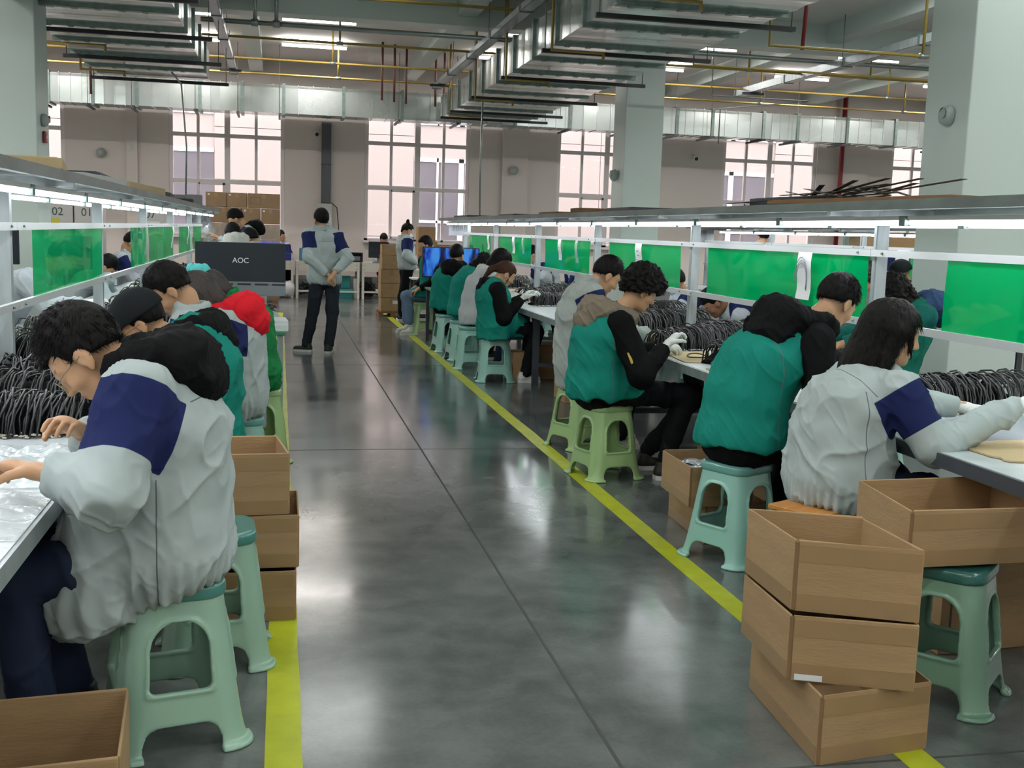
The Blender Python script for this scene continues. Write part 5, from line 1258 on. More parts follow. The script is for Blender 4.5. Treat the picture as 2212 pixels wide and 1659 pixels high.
    # forearms and hands belong to the same skin
    for (sh, e, t, sg) in arms:
        d = (t - e).normalized(); V2, Q2 = handgeo(curl, .0042 if D < 9 else .0075); V2 = V2.copy()
        if sg < 0: V2[:, 1] *= -1; Q2 = Q2[:, ::-1]
        pal = Vector((0, 0, 1)) - l * sg * .35; Fm = frame3(d + up * (-.12), pal); V2 = (V2 * s) @ Fm.T + A3(t)
        # thumb of a left hand (palm down) points to the right
        (gl if gloves else parts).append((V2, Q2))
        def fa(P, a=A3(sh), b_=A3(e), c=A3(t)):
            return smin(cap(P, a, b_, .045, .038), cap(P, b_, c, .038, .026), .02)
        hA = max(h, .009); lo2 = np.minimum(np.minimum(A3(sh), A3(e)), A3(t)) - .06; hi2 = np.maximum(np.maximum(A3(sh), A3(e)), A3(t)) + .06
        parts.append(grid_mesh(fa, lo2, hi2, hA, 3))
    def join(ps):
        o = 0; vs = []; fs = []
        for V_, Q_ in ps: vs.append(V_); fs.append(np.asarray(Q_) + o); o += len(V_)
        return np.concatenate(vs), np.concatenate(fs)
    V, Q = join(parts); q = toH(V.astype(np.float32)); at = {}
    at['lips'] = np.clip(1 - ell(q, (.092, 0, -.062), (.012, .022, .010)) / .004, 0, 1) * .7
    br = np.minimum(*[cap(q, (.088, sg * .016, .030), (.072, sg * .052, .032), .004, .002) for sg in (1, -1)]); eyl = np.minimum(*[cap(q, (.088, sg * .020, .001), (.074, sg * .050, -.001), .0006, .0006) for sg in (1, -1)])
    at['brow'] = np.clip(1 - np.minimum(br / .005, eyl / .0032), 0, 1) * .85 * (hh < .012)
    at['stub'] = np.clip((q[:, 2] + .075 + .25 * np.minimum(q[:, 0], 0)) * 16, 0, 1) * np.clip((.03 - q[:, 0]) * 30, 0, 1) * .85 * (q[:, 2] < .06) * (np.abs(q[:, 1]) < .0775) * (1 if hair in ('short', 'curly') else 0)
    link('body', np_mesh('body', V - Oa, Q, skin, at), base)
    if gl:
        V, Q = join(gl); N = vnormals(V, Q); g = link('glove', np_mesh('glove', V + N * .0015 - Oa, Q, m_glove), base)
        mb = MB()
        for (sh, e, t, sg) in arms:
            d = (t - e).normalized(); mb.tube([t - d * .045 - O, t - d * .03 - O], [.036, .036], 12)
        mb.build('glove_cuff', m_cuff, g)
    # ---- upper garment
    topm = topm or (m_blk if vest else m_jk); jb = bag
    rr = [.142, .128, .134, .118, .085]; k0 = .04
    def torso(P, add=0.0, low=.10, upto=5):
        d = cap(P, spn[0] - np.array([0, 0, low], np.float32), spn[0], (rr[0] + add) * s, (rr[0] + add) * s, S2)
        for i in range(upto - 1): d = smin(d, cap(P, spn[i], spn[i + 1], (rr[i] + add) * s * (jb if i < 3 else 1), (rr[i + 1] + add) * s * (jb if i < 2 else 1), S2), .02)
        return d
    neckhole = lambda P: cap(P, nbn + .02 * A3(up) - .02 * A3(f), nk + (nk - nbn) * .8, .060 * s, .075 * s)
    def fjack(P):
        d = torso(P, .0, hem if not vest else .0)
        d = smin(d, cap(P, NX[0], NX[1], .070 * s, .070 * s), .05)
        for a, b_, c in armn:
            b2 = b_; wr = c - (c - b_) / max(np.linalg.norm(c - b_), 1e-6) * .035
            g = smin(cap(P, a, b2, .074 * s * bag, .068 * s * bag), cap(P, b2, wr, .068 * s * bag, .047 * s * (1 + (bag - 1) * .5)), .03)
            d = smin(d, g, .035)
            dn = (c - b_) / max(np.linalg.norm(c - b_), 1e-6); d = smax(d, np.minimum((P - wr) @ dn - .01, .09 - np.sqrt(((P - wr) ** 2).sum(1))) , .006)
        zc = P0.z - hem - (.03 if not stand else .05)
        if drape: 
            q0 = spn[2] + A3(f) * .06; q1 = spn[0] + A3(f) * drape[0] - A3(up) * drape[1]
            d = smin(d, cap(P, q0, q1, .13 * s, .155 * s, S2), .05); zc = zc - drape[1] * np.clip(((P - spn[0]) @ A3(f) + .08) / (drape[0] + .1), 0, 1.3)
        if not vest: d = smax(d, zc - P[:, 2] + .02 * vnoise(P * 5) , .03)
        d = smax(d, -neckhole(P), .01)
        if hood is None and not vest:
            cc = nbn + .055 * A3(sd) + .005 * A3(f); ax = A3(sd); w_ = (P - cc) @ ax; rad = np.sqrt(np.maximum((((P - cc) @ S2.T) ** 2).sum(1) - w_ * w_, 0))
            d = smin(d, np.maximum(np.abs(rad - .072 * s) - .008, np.abs(w_) - .03), .012)
        return d
    allp = np.array([A3(p) for p in sp] + [q_ for a in armn for q_ in a]); pad = .2 * bag
    lo = allp.min(0) - pad; hi = allp.max(0) + pad; lo[2] = min(lo[2], P0.z - hem - .06 - (drape[1] * 1.4 if drape else 0)) if not vest else lo[2]; hi[2] = nbn[2] + .16
    if drape: q_ = spn[0] + A3(f) * drape[0]; lo[:2] = np.minimum(lo, q_ - .25)[:2]; hi[:2] = np.maximum(hi, q_ + .25)[:2]
    V, Q = grid_mesh(fjack, lo, hi, h, 3); V = relax(V, Q, 2, .45); N = vnormals(V, Q)
    fo = folds((V - Oa).astype(np.float32), (.0095 if not vest else .005) * (1 if h < .01 else .8), seed)
    lowf = np.clip((P0.z - hem + .10 - V[:, 2]) / .1, 0, 1) * (0 if vest else 1)
    ang = np.arctan2((V - A3(P0)) @ la, (V - A3(P0)) @ A3(f)); fo = fo + lowf * .006 * np.sin(ang * 34 + seed) * (V[:, 2] < P0.z)
    V = V + N * fo[:, None]
    band = np.full(len(V), -1., np.float32); seam = np.full(len(V), 1., np.float32)
    for a, b_, c in armn:
        d = b_ - a; L = np.linalg.norm(d); u = d / L; w_ = V - a; t = w_ @ u; rad = np.linalg.norm(w_ - t[:, None] * u, axis=1)
        e = np.minimum(np.minimum(t + .015, L * .66 - t), .112 * bag - rad); band = np.maximum(band, e)
    yk = A3(bz(.72)); s1 = (V - yk) @ A3(sd) - .03 * np.abs((V - yk) @ la); s2 = (V - A3(P0)) @ A3(f) - .02; back = (V - yk) @ A3(f) < .04
    s1 = np.where(back, s1, 1.); s2 = np.where(s1 < -.02, s2, 1.); seam = np.where(np.abs(s1) < np.abs(s2), s1, s2)
    seam = np.where(band > -.01, 1, seam)
    link('sweater' if vest else ('jacket' if top == 'jacket' else 'smock'), np_mesh('jacket', V - Oa, Q, topm, {'band': band, 'seam': seam}), base)
    # ---- vest
    if vest:
        def fv(P):
            d = torso(P, .024, 0, 4); d = smin(d, cap(P, spn[0], spn[0] - .12 * A3(up), .160 * s, .185 * s, S2), .02)
            d = smin(d, cap(P, spn[3], spn[4] - .02 * A3(up), .132 * s, .098 * s, S2), .02)
            d = smin(d, cap(P, NX[0] * .62 + NX[1] * .38, NX[0] * .38 + NX[1] * .62, .080 * s, .080 * s), .04)
            if not stand: d = smin(d, cap(P, spn[0] - .0 * A3(up), spn[0] + A3(f) * .23 - .04 * A3(up), .165 * s, .135 * s, S2), .05)
            zc = P0.z - vhem; tilt = (P - A3(P0)) @ A3(f)
            d = smax(d, zc + .06 * tilt - P[:, 2] + .016 * vnoise(P * 6), .012)
            for a, b_, c in armn:
                d = smax(d, -cap(P, a + (b_ - a) * .12, b_, .070 * s * bag, .066 * s * bag), .006)
            return smax(d, -neckhole(P) - .006, .01)
        lo = np.array([A3(p) for p in sp]).min(0) - .27; hi = np.array([A3(p) for p in sp]).max(0) + .25; lo[2] = P0.z - vhem - .05; hi[:2] = np.maximum(hi[:2], (spn[0] + .42 * A3(f))[:2]); lo[:2] = np.minimum(lo[:2], (spn[0] + .42 * A3(f))[:2])
        V, Q = grid_mesh(fv, lo, hi, h, 3); V = relax(V, Q, 2, .45); N = vnormals(V, Q)
        V = V + N * folds((V - Oa).astype(np.float32), .008, seed + 5, .85)[:, None]
        lowf = np.clip((P0.z + .1 - V[:, 2]) / .2, 0, 1); ang = np.arctan2((V - A3(P0)) @ la, (V - A3(P0)) @ A3(f)); V = V + N * (lowf * .010 * np.sin(ang * 9 + seed))[:, None]
        seam = (V - A3(P0)) @ A3(f) - .03; link('vest', np_mesh('vest', V - Oa, Q, vest, {'seam': seam, 'band': seam * 0 - 1}), base)
    # ---- hood
    if hood:
        k = hoods; c0 = nbn + A3(sd) * .055
        ring = [c0 + A3(f) * (.085 * math.cos(a) * k - .012) + la * (.092 * math.sin(a) * k) - A3(up) * (.055 * max(0, math.cos(a))) + A3(up) * .012 for a in np.linspace(-PI, PI, 15)]
        pou = nbn - A3(f) * .078 * k + A3(up) * .038 * k; RM = np.stack([A3(f), la, A3(up)], 1)
        al = math.atan2(sd.dot(f), sd.z); Rt = np.array(Matrix.Rotation(al, 3, l)); RM = (Rt @ RM).astype(np.float32)
        def fh(P):
            d = np.full(len(P), 9., np.float32)
            for i in range(14): d = np.minimum(d, cap(P, ring[i], ring[i + 1], .040 * k, .040 * k))
            d = smin(d, ell(P, pou, (.10 * k, .138 * k, .085 * k), RM), .035); d = smin(d, ell(P, nbn - A3(f) * .125 * k - A3(up) * .012 * k, (.075 * k, .112 * k, .072 * k), RM), .03)
            return smax(d, -cap(P, nbn, nk + (nk - nbn) * 1.2, .058 * s, .082 * s), .012)
        V, Q = grid_mesh(fh, c0 - .30, c0 + .24, h, 3); V = relax(V, Q, 2, .45); N = vnormals(V, Q); V = V + N * folds((V - Oa).astype(np.float32), .008, seed + 9, 1.6)[:, None]
        link('hood', np_mesh('hood', V - Oa, Q, hoodm or topm, {'band': np.full(len(V), -1.), 'seam': np.full(len(V), 1.)}), base)
    # ---- trousers and shoes
    if legs is None:
        if stand: legs = [(None, O + T(0.0, .10, .09)), (None, O + T(-.02, -.10, .09))]
        else: legs = [(O + T(.40, .13, .52), O + T(.36, .14, .09)), (O + T(.40, -.13, .52), O + T(.30, -.12, .09))]
    tm = trousers or m_trou; LG = []
    for (kn, an), sg in zip(legs, (1, -1)):
        hip = P0 + l * sg * .085 * s - up * .02; an = Vector(an)
        if kn is None: kn, an = ik(hip, an, .42 * s, .42 * s, f)
        LG.append((A3(hip), A3(Vector(kn)), A3(an)))
    def ft(P):
        d = cap(P, spn[0] + .05 * A3(up), spn[0] - .015 * A3(up), .112 * s, .12 * s, S2)
        for a, b_, c in LG: d = smin(d, smin(cap(P, a, b_, .094 * s, .073 * s), cap(P, b_, c, .071 * s, .056 * s), .03), .02)
        d = smax(d, .065 - P[:, 2], .01)
        if not stand: d = smax(d, np.maximum(SH - .004 - P[:, 2], ((P - Oa) @ A3(f)) - .13) * -1 - .0, .004) * 1.0 if False else d
        return d
    lp = np.array([q_ for a in LG for q_ in a] + [spn[0]]); V, Q = grid_mesh(ft, lp.min(0) - .16, lp.max(0) + .16, max(h, .009), 3); V = relax(V, Q, 2, .45); N = vnormals(V, Q)
    V = V + N * folds((V - Oa).astype(np.float32), .007, seed + 3)[:, None]
    if not stand:   # the seat of the trousers rests on the stool
        m_ = (np.linalg.norm((V - Oa)[:, :2], axis=1) < .19); V[m_, 2] = np.maximum(V[m_, 2], SH + .002)
    link('trousers', np_mesh('trousers', V - Oa, Q, tm, {'band': np.full(len(V), -1.), 'seam': np.full(len(V), 1.)}), base)
    if showlegs:
        for i, (a, b_, c) in enumerate(LG):
            fd = Vector(feet_dir[i]) if feet_dir else f; fd = Vector((fd.x, fd.y, 0)).normalized(); Fm = np.array([[fd.x, -fd.y, 0], [fd.y, fd.x, 0], [0, 0, 1]], np.float32); cc = np.array([c[0], c[1], 0], np.float32)
            def fs_(P):
                q = (P - cc) @ Fm; d = cap(q, (-.035, 0, .045), (.12, .004, .036), .040, .036, np.diag([1, 1.0, 1]).astype(np.float32)); d = smin(d, cap(q, (-.03, 0, .05), (-.02, 0, .11), .04, .044), .03)
                d = smax(d, q[:, 2] - .115, .01); return smax(d, .026 - q[:, 2], .006)
            V, Q = grid_mesh(fs_, cc + np.array([-.2, -.2, 0]), cc + np.array([.2, .2, .16]), max(.006, h), 3); sho = link('shoe', np_mesh('shoe', relax(V, Q, 1) - Oa, Q, shoes or m_shoe), base)
            k = [(-.075, -.03), (-.04, -.043), (.06, -.040), (.12, -.046), (.155, -.025), (.16, .01), (.135, .038), (.06, .042), (-.04, .043), (-.075, .03)]
            mb = MB(); n = len(k); pv = [(c[0] - x + fd.x * a_ - fd.y * b2, c[1] - y + fd.y * a_ + fd.x * b2) for a_, b2 in k]
            mb.add([(u_, v_, 0.001) for u_, v_ in pv] + [(u_, v_, .030) for u_, v_ in pv], [tuple(range(n - 1, -1, -1)), tuple(range(n, 2 * n))] + [(j, (j + 1) % n, n + (j + 1) % n, n + j) for j in range(n)]); mb.build('sole', m_sole, sho)
    # ---- hair
    hairm = hairm or m_hair; nz = {'short': .004, 'curly': .012, 'long': .004, 'pony': .004, 'bun': .004, 'wavy': .010}[hair]; th = {'short': .008, 'curly': .038, 'long': .020, 'pony': .010, 'bun': .009, 'wavy': .02}[hair]
    locks = xlocks or {'long': [((-.05, 0, .03), (-.07, 0, -.16), .085, .06), ((-.02, .065, .0), (-.03, .075, -.17), .035, .018), ((-.02, -.065, .0), (-.03, -.075, -.17), .035, .018), ((.035, .065, .02), (.05, .068, -.10), .022, .010), ((.035, -.065, .02), (.05, -.068, -.10), .022, .010)],
             'wavy': [((-.05, 0, .03), (-.08, 0, -.18), .085, .07), ((-.02, .07, .0), (-.04, .08, -.2), .04, .03), ((-.02, -.07, .0), (-.04, -.08, -.2), .04, .03)],
             'pony': [((-.10, 0, .03), (-.15, 0, -.05), .030, .032), ((-.15, 0, -.05), (-.155, 0, -.19), .032, .012), ((.03, .062, .02), (.045, .068, -.09), .014, .006), ((.03, -.062, .02), (.045, -.068, -.09), .014, .006)],
             'bun': [((-.075, 0, .125), (-.085, 0, .145), .030, .030), ((-.09, 0, .0), (-.09, 0, -.06), .03, .02)]}.get(hair, [])
    topc = .018 if hair in ('short', 'curly') else .0
    def fhair(P):
        q = toH(P); d = ell(q, (-.018, 0, .030 + topc * .5), (.100 + th, .080 + th, .094 + th + topc * .6))
        if hair == 'curly': d = smin(d, ell(q, (.05, 0, .085), (.078, .085, .058)), .03)
        c1 = ((.094 - q[:, 0]) * .82 + (q[:, 2] - .058) * .57)            # hairline from brow to temple
        c2 = (q[:, 2] + .012 - .5 * np.minimum(q[:, 0] - .02, 0) * -1 * -1)
        nape = q[:, 2] - (.010 + .50 * np.minimum(q[:, 0] - .015, 0)); frt = (q[:, 2] - .062) + np.maximum(.04 - q[:, 0], 0) * 3.2
        if hair in ('long', 'wavy'): nape = q[:, 2] + .10
        if hair in ('long', 'pony', 'wavy'): frt = (q[:, 2] - .055) + np.maximum(.055 - q[:, 0], 0) * 3.2
        if hair == 'curly': frt = (q[:, 2] - .030) + np.maximum(.05 - q[:, 0], 0) * 3.0; nape = q[:, 2] - (-.004 + .5 * np.minimum(q[:, 0] - .015, 0))
        d = smax(d, -nape, .008); d = smax(d, -frt, .010)
        for a, b_, ra, rb in locks: d = smin(d, cap(q, a, b_, ra, rb), .02)
        if locks: d = smax(d, -headfield(q, False) - .001, .004)
        if ears and hair in ('short', 'curly', 'pony', 'bun'):
            for sg in (-1, 1): d = smax(d, -ell(q, (-.002, sg * .085, -.012), (.024, .02, .036)), .006)
        return d * s
    lo, hi = HC - .30 * s, HC + .30 * s
    if not locks: lo, hi = HC - .19 * s, HC + .19 * s
    if not capm == 'beanie':
        V, Q = grid_mesh(fhair, lo, hi, hh, 3); V = relax(V, Q, 1, .5); N = vnormals(V, Q); ql = toH(V.astype(np.float32))
        a_ = np.arctan2(ql[:, 1], ql[:, 0] + .02); n_ = np.abs(vnoise(np.stack([a_ * 14, ql[:, 2] * 8, ql[:, 0] * 8], 1) + seed)) + .6 * vnoise(ql * 60 + seed)
        if hair in ('curly', 'wavy'): n_ = np.abs(vnoise(ql * 38 + seed)) * 2 - .6 + .5 * vnoise(ql * 75)
        V = V + N * ((n_ - .3) * nz)[:, None]
        hm = MB(); ho = link('hair', np_mesh('hair', V - Oa, Q, hairm), base)
        if strands:
            rs = np.random.RandomState(seed); ids = rs.randint(0, len(V), strands); rc = rs.rand(strands, 4); crown = np.array([-.05, 0, .12])
            vs = []; fs = []
            for k, i in enumerate(ids):
                q0 = ql[i].astype(float); n0 = N[i] @ HM; flow = q0 - crown; flow = flow - n0 * (flow @ n0); fl = np.linalg.norm(flow); flow = flow / (fl + 1e-6)
                if hair in ('long', 'pony', 'wavy'): flow = flow * .3 + (HM.T @ np.array([0, 0, -1.])) * .8
                elif q0[2] > .05: flow = flow * .55 + n0 * (.12 + .25 * rc[k, 0]) + np.array([.55, 0, .1])
                flow = flow / (np.linalg.norm(flow) + 1e-6); L = (.012 + .016 * rc[k, 1]) * (1.6 if hair in ('long',) else 1.0)
                sd_ = np.cross(flow, n0); sd_ = sd_ / (np.linalg.norm(sd_) + 1e-6) * .0016; p = q0 - n0 * .003; dr = flow + n0 * .22
                o_ = len(vs)
                for j in range(4):
                    w_ = 1 - j / 3.4; vs += [p + sd_ * w_, p - sd_ * w_, p + n0 * .0018 * w_]; p = p + dr * L / 3; dr = dr + (rs.rand(3) - .5) * .3 - n0 * .12
                for j in range(3):
                    for e in range(3): fs.append((o_ + j * 3 + e, o_ + j * 3 + (e + 1) % 3, o_ + j * 3 + 3 + (e + 1) % 3, o_ + j * 3 + 3 + e))
            vs = (np.array(vs) * s) @ HM.T + HC - Oa; link('hair_strands', np_mesh('hair_strands', vs, np.array(fs), hairm), ho)['kind'] = 'stuff'
    if capm:
        bn = capm == 'beanie'
        def fc(P):
            q = toH(P); d = ell(q, (-.014, 0, .038), (.126, .106, .120)); d = smax(d, -(q[:, 2] - (.030 + .10 * np.maximum(q[:, 0], -.1) * (1 if not bn else .3)) + (.02 if bn else 0)), .004); return smax(d, -ell(q, (-.014, 0, .028), (.100, .080, .090)), .003) * s
        V, Q = grid_mesh(fc, HC - .17, HC + .17, hh, 3); V = relax(V, Q, 1, .4); cp = link('cap', np_mesh('cap', V - Oa, Q, m_capm, {'band': np.full(len(V), -1.)}), base)
        if not bn:
            def fbm(P):
                q = toH(P); d = ell(q, (.12, 0, .035), (.105, .082, .045)); sf = q[:, 2] - (.046 - 2.2 * q[:, 1] ** 2 - .18 * (q[:, 0] - .09)); return smax(np.maximum(d, np.abs(sf) - .0035), -(q[:, 0] - .07), .004) * s
            V, Q = grid_mesh(fbm, HC - .22, HC + .22, min(hh, .0045), 3); link('cap_brim', np_mesh('cap_brim', V - Oa, Q, m_capm, {'band': np.full(len(V), -1.)}), cp)
    if mask:
        def fm(P):
            q = toH(P); d = headfield(q, False) - .006; d = np.maximum(d, -headfield(q, False) + .001 - .004); w = np.maximum(np.abs(q[:, 2] + .058) - .045, .035 - q[:, 0] + .0 * q[:, 1]); return smax(d, w, .004) * s
        V, Q = grid_mesh(fm, HC - .14, HC + .14, min(hh, .007), 3); mk = link('face_mask', np_mesh('face_mask', relax(V, Q, 1) - Oa, Q, mask), base)
        mb = MB()
        for sg in (-1, 1):
            for z in (-.03, -.085): mb.tube([fromH((.04, sg * .072, z)) - O, fromH((-.01, sg * .088, -.01)) - O], .0014, 4)
        mb.build('mask_loop', mask, mk)
    if glasses:
        mb = MB(); ln = MB()
        for sg in (-1, 1):
            c = (.104, sg * .034, -.002); cir = [fromH((c[0] - .010 * abs(math.cos(a)) * (1 if math.cos(a) * sg > 0 else .2), c[1] + .026 * math.cos(a), c[2] + .021 * math.sin(a))) - O for a in np.linspace(0, 2 * PI, 20)]
            mb.tube(cir, .0013, 5); ln.add(cir[:-1], [tuple(range(19))])
            mb.tube([fromH((.094, sg * .06, .006)) - O, fromH((.06, sg * .076, .008)) - O, fromH((-.005, sg * .084, .004)) - O, fromH((-.022, sg * .084, -.014)) - O], .0014, 5)
        mb.tube([fromH((.104, .01, .004)) - O, fromH((.108, 0, .008)) - O, fromH((.104, -.01, .004)) - O], .0012, 5)
        g = mb.build('spectacles', m_wire, base); ln.build('lens', m_lens, g)
    if extra: extra(base, O, f, l, sp, fromH, arms, nb)
    return base
def px(a, b_, Y): return atY(a, b_, Y)
m_palej = cloth('pale_smock', (182, 190, 196))
def scrunchie(base, O, f, l, sp, fromH, arms, nb):
    mb = MB(); c = fromH((-.04, .0, .13)) - O
    for k in range(9):
        a = 2 * PI * k / 9; mb.ball((c.x + .045 * math.cos(a), c.y + .035 * math.sin(a), c.z + .02 + .012 * (k % 2)), (.03, .03, .034), 10)
    mb.ball((c.x, c.y, c.z + .03), (.05, .04, .035), 10)
    mb.build('hair_cloth', M('teal_cloth', (92, 196, 196), .8), base)
def scarf(base, O, f, l, sp, fromH, arms, nb):
    m = M('leopard_scarf', (196, 174, 128), .8); nt = m.node_tree; b = nt.nodes['Principled BSDF']; tc = nt.nodes.new('ShaderNodeTexCoord'); v = nt.nodes.new('ShaderNodeTexVoronoi'); v.inputs['Scale'].default_value = 38
    nt.links.new(tc.outputs['Object'], v.inputs['Vector']); r = nt.nodes.new('ShaderNodeMapRange'); r.inputs[1].default_value = .32; r.inputs[2].default_value = .38; nt.links.new(v.outputs['Distance'], r.inputs[0])
    mx = nt.nodes.new('ShaderNodeMix'); mx.data_type = 'RGBA'; mx.inputs[6].default_value = rgb(200, 178, 130); mx.inputs[7].default_value = rgb(44, 36, 30); nt.links.new(r.outputs[0], mx.inputs[0]); nt.links.new(mx.outputs[2], b.inputs['Base Color'])
    c = nb + Vector((0, 0, .03)) - O; mb = MB()
    for dz, rr in ((0, .105), (.05, .09)): mb.tube([(c.x + rr * math.cos(a), c.y + rr * math.sin(a), c.z + dz) for a in np.linspace(0, 2 * PI, 18)], .04, 10)
    mb.build('scarf', m, base)
def sleeve_patch(base, O, f, l, sp, fromH, arms, nb):
    sh, e, t, sg = arms[1]; u = (e - sh).normalized(); p = sh + (e - sh) * .62 - l * .071 - f * .035; MB().bar(p - u * .035 - O, p + u * .035 - O, .026, .006, up=tuple(l)).build('sleeve_badge', M('yellow_badge', (190, 160, 60), .5), base)
def bag_print(base, O, f, l, sp, fromH, arms, nb):
    pass
# left bench, the near row faces the bench (towards -x)
person('worker with glasses in a grey and navy jacket bending over the left bench, nearest', -.30, 3.27, 180, nb=px(318, 808, 3.27), hc=px(188, 768, 3.27), hp=54, hroll=3, bag=1.16, hem=.07, drape=(.20, .13), hood=1, hoodm=m_blk2, hoods=1.12,
       hands=(px(92, 1020, 3.02), px(172, 930, 3.42)), elbows=(px(236, 1064, 2.93), px(240, 985, 3.62)), glasses=True, strands=2600, trousers=m_navyt, curl=.75, s=1.06)
person('worker in a black cap and teal vest bending over the left bench', -.33, 5.02, 180, nb=px(414, 728, 5.02), hc=px(306, 700, 5.02), hp=42, vest=m_vest, topm=m_blk, hood=1, hoodm=m_blk, hoods=.95, capm=True, glasses=True, vhem=.05, bag=1.08, hands=(px(235, 800, 4.85), px(240, 800, 5.2)))
person('dark haired worker half hidden between the black cap and the red hood', -.42, 5.62, 180, nb=px(420, 690, 5.6), hc=px(368, 628, 5.6), hp=48, hy=6, top='jacket', strands=900, hands=(px(300, 740, 5.5), px(300, 735, 5.8)))
person('long haired worker with a red hood over a grey jacket at the left bench', -.22, 6.15, 180, nb=px(487, 690, 6.15), hc=px(424, 645, 6.15), hp=40, hood=1, hoodm=m_red, hoods=1.2, hair='long', hairm=m_hairdb, strands=1500, hem=.08, drape=(.10, .05), bag=1.15, hands=(px(370, 770, 6.0), px(370, 765, 6.3)), elbows=(px(480, 800, 5.9), None))
person('worker in a green jacket with teal cloth in the hair, behind the red hood', -.13, 7.15, 180, nb=px(510, 660, 7.15), hc=px(452, 634, 7.15), hp=45, topm=m_greenj, hair='long', hairm=m_hairdb, hood=None, extra=scrunchie, bag=.95, sw=.165, hem=.07, trousers=m_navyt, hands=(px(420, 730, 7.0), px(420, 730, 7.3)))
person('worker in a pale jacket beyond the big black monitor, only the sleeves in view', -.25, 9.7, 180, topm=m_jk2, lean=24, hands=(px(548, 690, 9.45), px(548, 680, 9.9)), elbows=(px(585, 690, 9.35), None), trousers=m_navyt)
person('worker with a white hood over a teal vest seen from behind above the big monitor', -.45, 13.2, 120, nb=px(507, 524, 13.2), hc=px(503, 508, 13.25), hp=30, vest=m_vest, topm=m_whiteh, hood=1, hoodm=m_whiteh)
person('black haired worker whose head shows right above the big monitor', -.3, 14.3, 165, hc=px(541, 517, 14.3), nb=px(552, 535, 14.3), hp=35)
person('standing worker with a black hood leaning over the far left bench with a plastic bag', -.42, 15.0, 180, stand=True, nb=px(540, 494, 15.0), hc=px(510, 474, 15.0), hp=40, hood=1, hoodm=m_blk, hands=(px(470, 513, 14.85), px(480, 518, 15.3)), pz=.93)
# across the left bench
person('pale jacketed worker across the left bench behind the near green film', -2.02, 8.5, 0, nb=px(88, 600, 8.5), hc=px(135, 560, 8.5), hp=45, topm=m_palej, gloves=True, hands=(px(190, 655, 8.75), px(180, 655, 8.3)), bag=1.2, elbows=(None, px(120, 665, 8.2)))
person('worker across the left bench seen just past the first tall post', -2.0, 11.9, 0, nb=px(228, 605, 11.9), hc=px(228, 578, 11.9), hp=55, topm=m_palej, gloves=True, hands=(px(282, 622, 12.1), px(270, 625, 11.7)))
person('worker across the left bench behind the second green film', -2.0, 14.5, 0, lean=15, hp=40, topm=m_jk2, gloves=True)
# in the aisle
person('man standing in the aisle with his hands behind his back, seen from behind', .53, 13.37, 92, stand=True, lean=2, lean2=4, hc=px(693, 476, 13.42), nb=px(697, 503, 13.37), hp=4, hy=22, s=1.0, bag=1.02, sw=.165, trousers=m_jean, mask=m_mask, hem=.03, pz=.90,
       hands=(Vector((.57, 13.15, .93)), Vector((.63, 13.13, .96))), elbows=(Vector((.34, 13.24, 1.13)), Vector((.79, 13.26, 1.13))), legs=[(Vector((.40, 13.42, .50)), Vector((.32, 13.45, .09))), (Vector((.63, 13.40, .50)), Vector((.58, 13.32, .09)))],
       feet_dir=[(-.95, .3, 0), (.25, 1, 0)], curl=1.0, h=.010, shoes=m_shoe)
person('standing woman with a hair bun and white mask in a grey and navy jacket', 2.06, 18.3, 12, stand=True, lean=10, lean2=26, hc=px(881, 499, 18.3), nb=px(872, 517, 18.3), hp=30, hair='bun', mask=m_maskw, s=.98, hands=(px(905, 565, 18.5), px(902, 570, 18.1)), trousers=m_trou, pz=.90,
       legs=[(px(873, 640, 18.4), px(866, 680, 18.4)), (px(868, 640, 18.2), px(868, 684, 18.2))], bag=1.1, hem=.02)
person('man with glasses sitting at the far left desk, head turned right', .0, 24.42, -80, hc=px(606, 511, 24.4), nb=px(601, 528, 24.42), hp=5, hy=62, glasses=True, topm=m_jk2, skin=m_skin2, h=.013, hands=(Vector((.2, 24.1, .80)), Vector((-.2, 24.1, .80))), pz=.6)
person('man sitting at the far desk by the window, looking down at his keyboard', 2.28, 24.42, -90, hc=px(829, 518, 24.4), nb=px(829, 533, 24.42), hp=35, topm=m_jk2, skin=m_skin2, h=.013, hands=(Vector((2.35, 24.0, .80)), Vector((2.15, 24.0, .80))), pz=.6)
# right bench, near row (towards +x)
person('long haired woman in a grey and navy jacket at the right bench, nearest right', 2.14, 3.98, 6, nb=px(1893, 828, 3.98), hc=px(1930, 722, 3.98), hp=14, hy=-20, hair='long', strands=2800, xlocks=[((-.05, 0, .03), (-.09, 0, -.17), .095, .085), ((-.09, 0, -.15), (-.15, .0, -.27), .06, .012), ((-.05, -.05, -.10), (-.13, -.06, -.27), .045, .008), ((-.02, .07, .0), (-.04, .08, -.2), .035, .02), ((-.01, -.07, .02), (-.02, -.085, -.17), .04, .022), ((.045, -.060, .03), (.065, -.066, -.05), .020, .008), ((.045, .060, .03), (.06, .068, -.08), .02, .008)], bag=1.14, hem=.08, drape=(.10, .05), gloves=True, s=.98,
       hands=(px(2190, 905, 4.05), px(2208, 872, 3.72)), elbows=(None, px(2022, 965, 3.70)), trousers=m_navyt)
person('man in a black hooded top and teal vest on the aqua stool, back turned', 2.12, 4.82, 14, nb=px(1722, 712, 4.82), hc=px(1806, 655, 4.86), hp=42, hy=6, vest=m_vest, topm=m_blk, hood=1, hoodm=m_blk, hoods=1.3, strands=2200, bag=1.1, vhem=.02,
       hands=(px(1880, 800, 5.1), px(1880, 815, 4.7)), elbows=(None, px(1775, 890, 4.55)), trousers=m_trou)
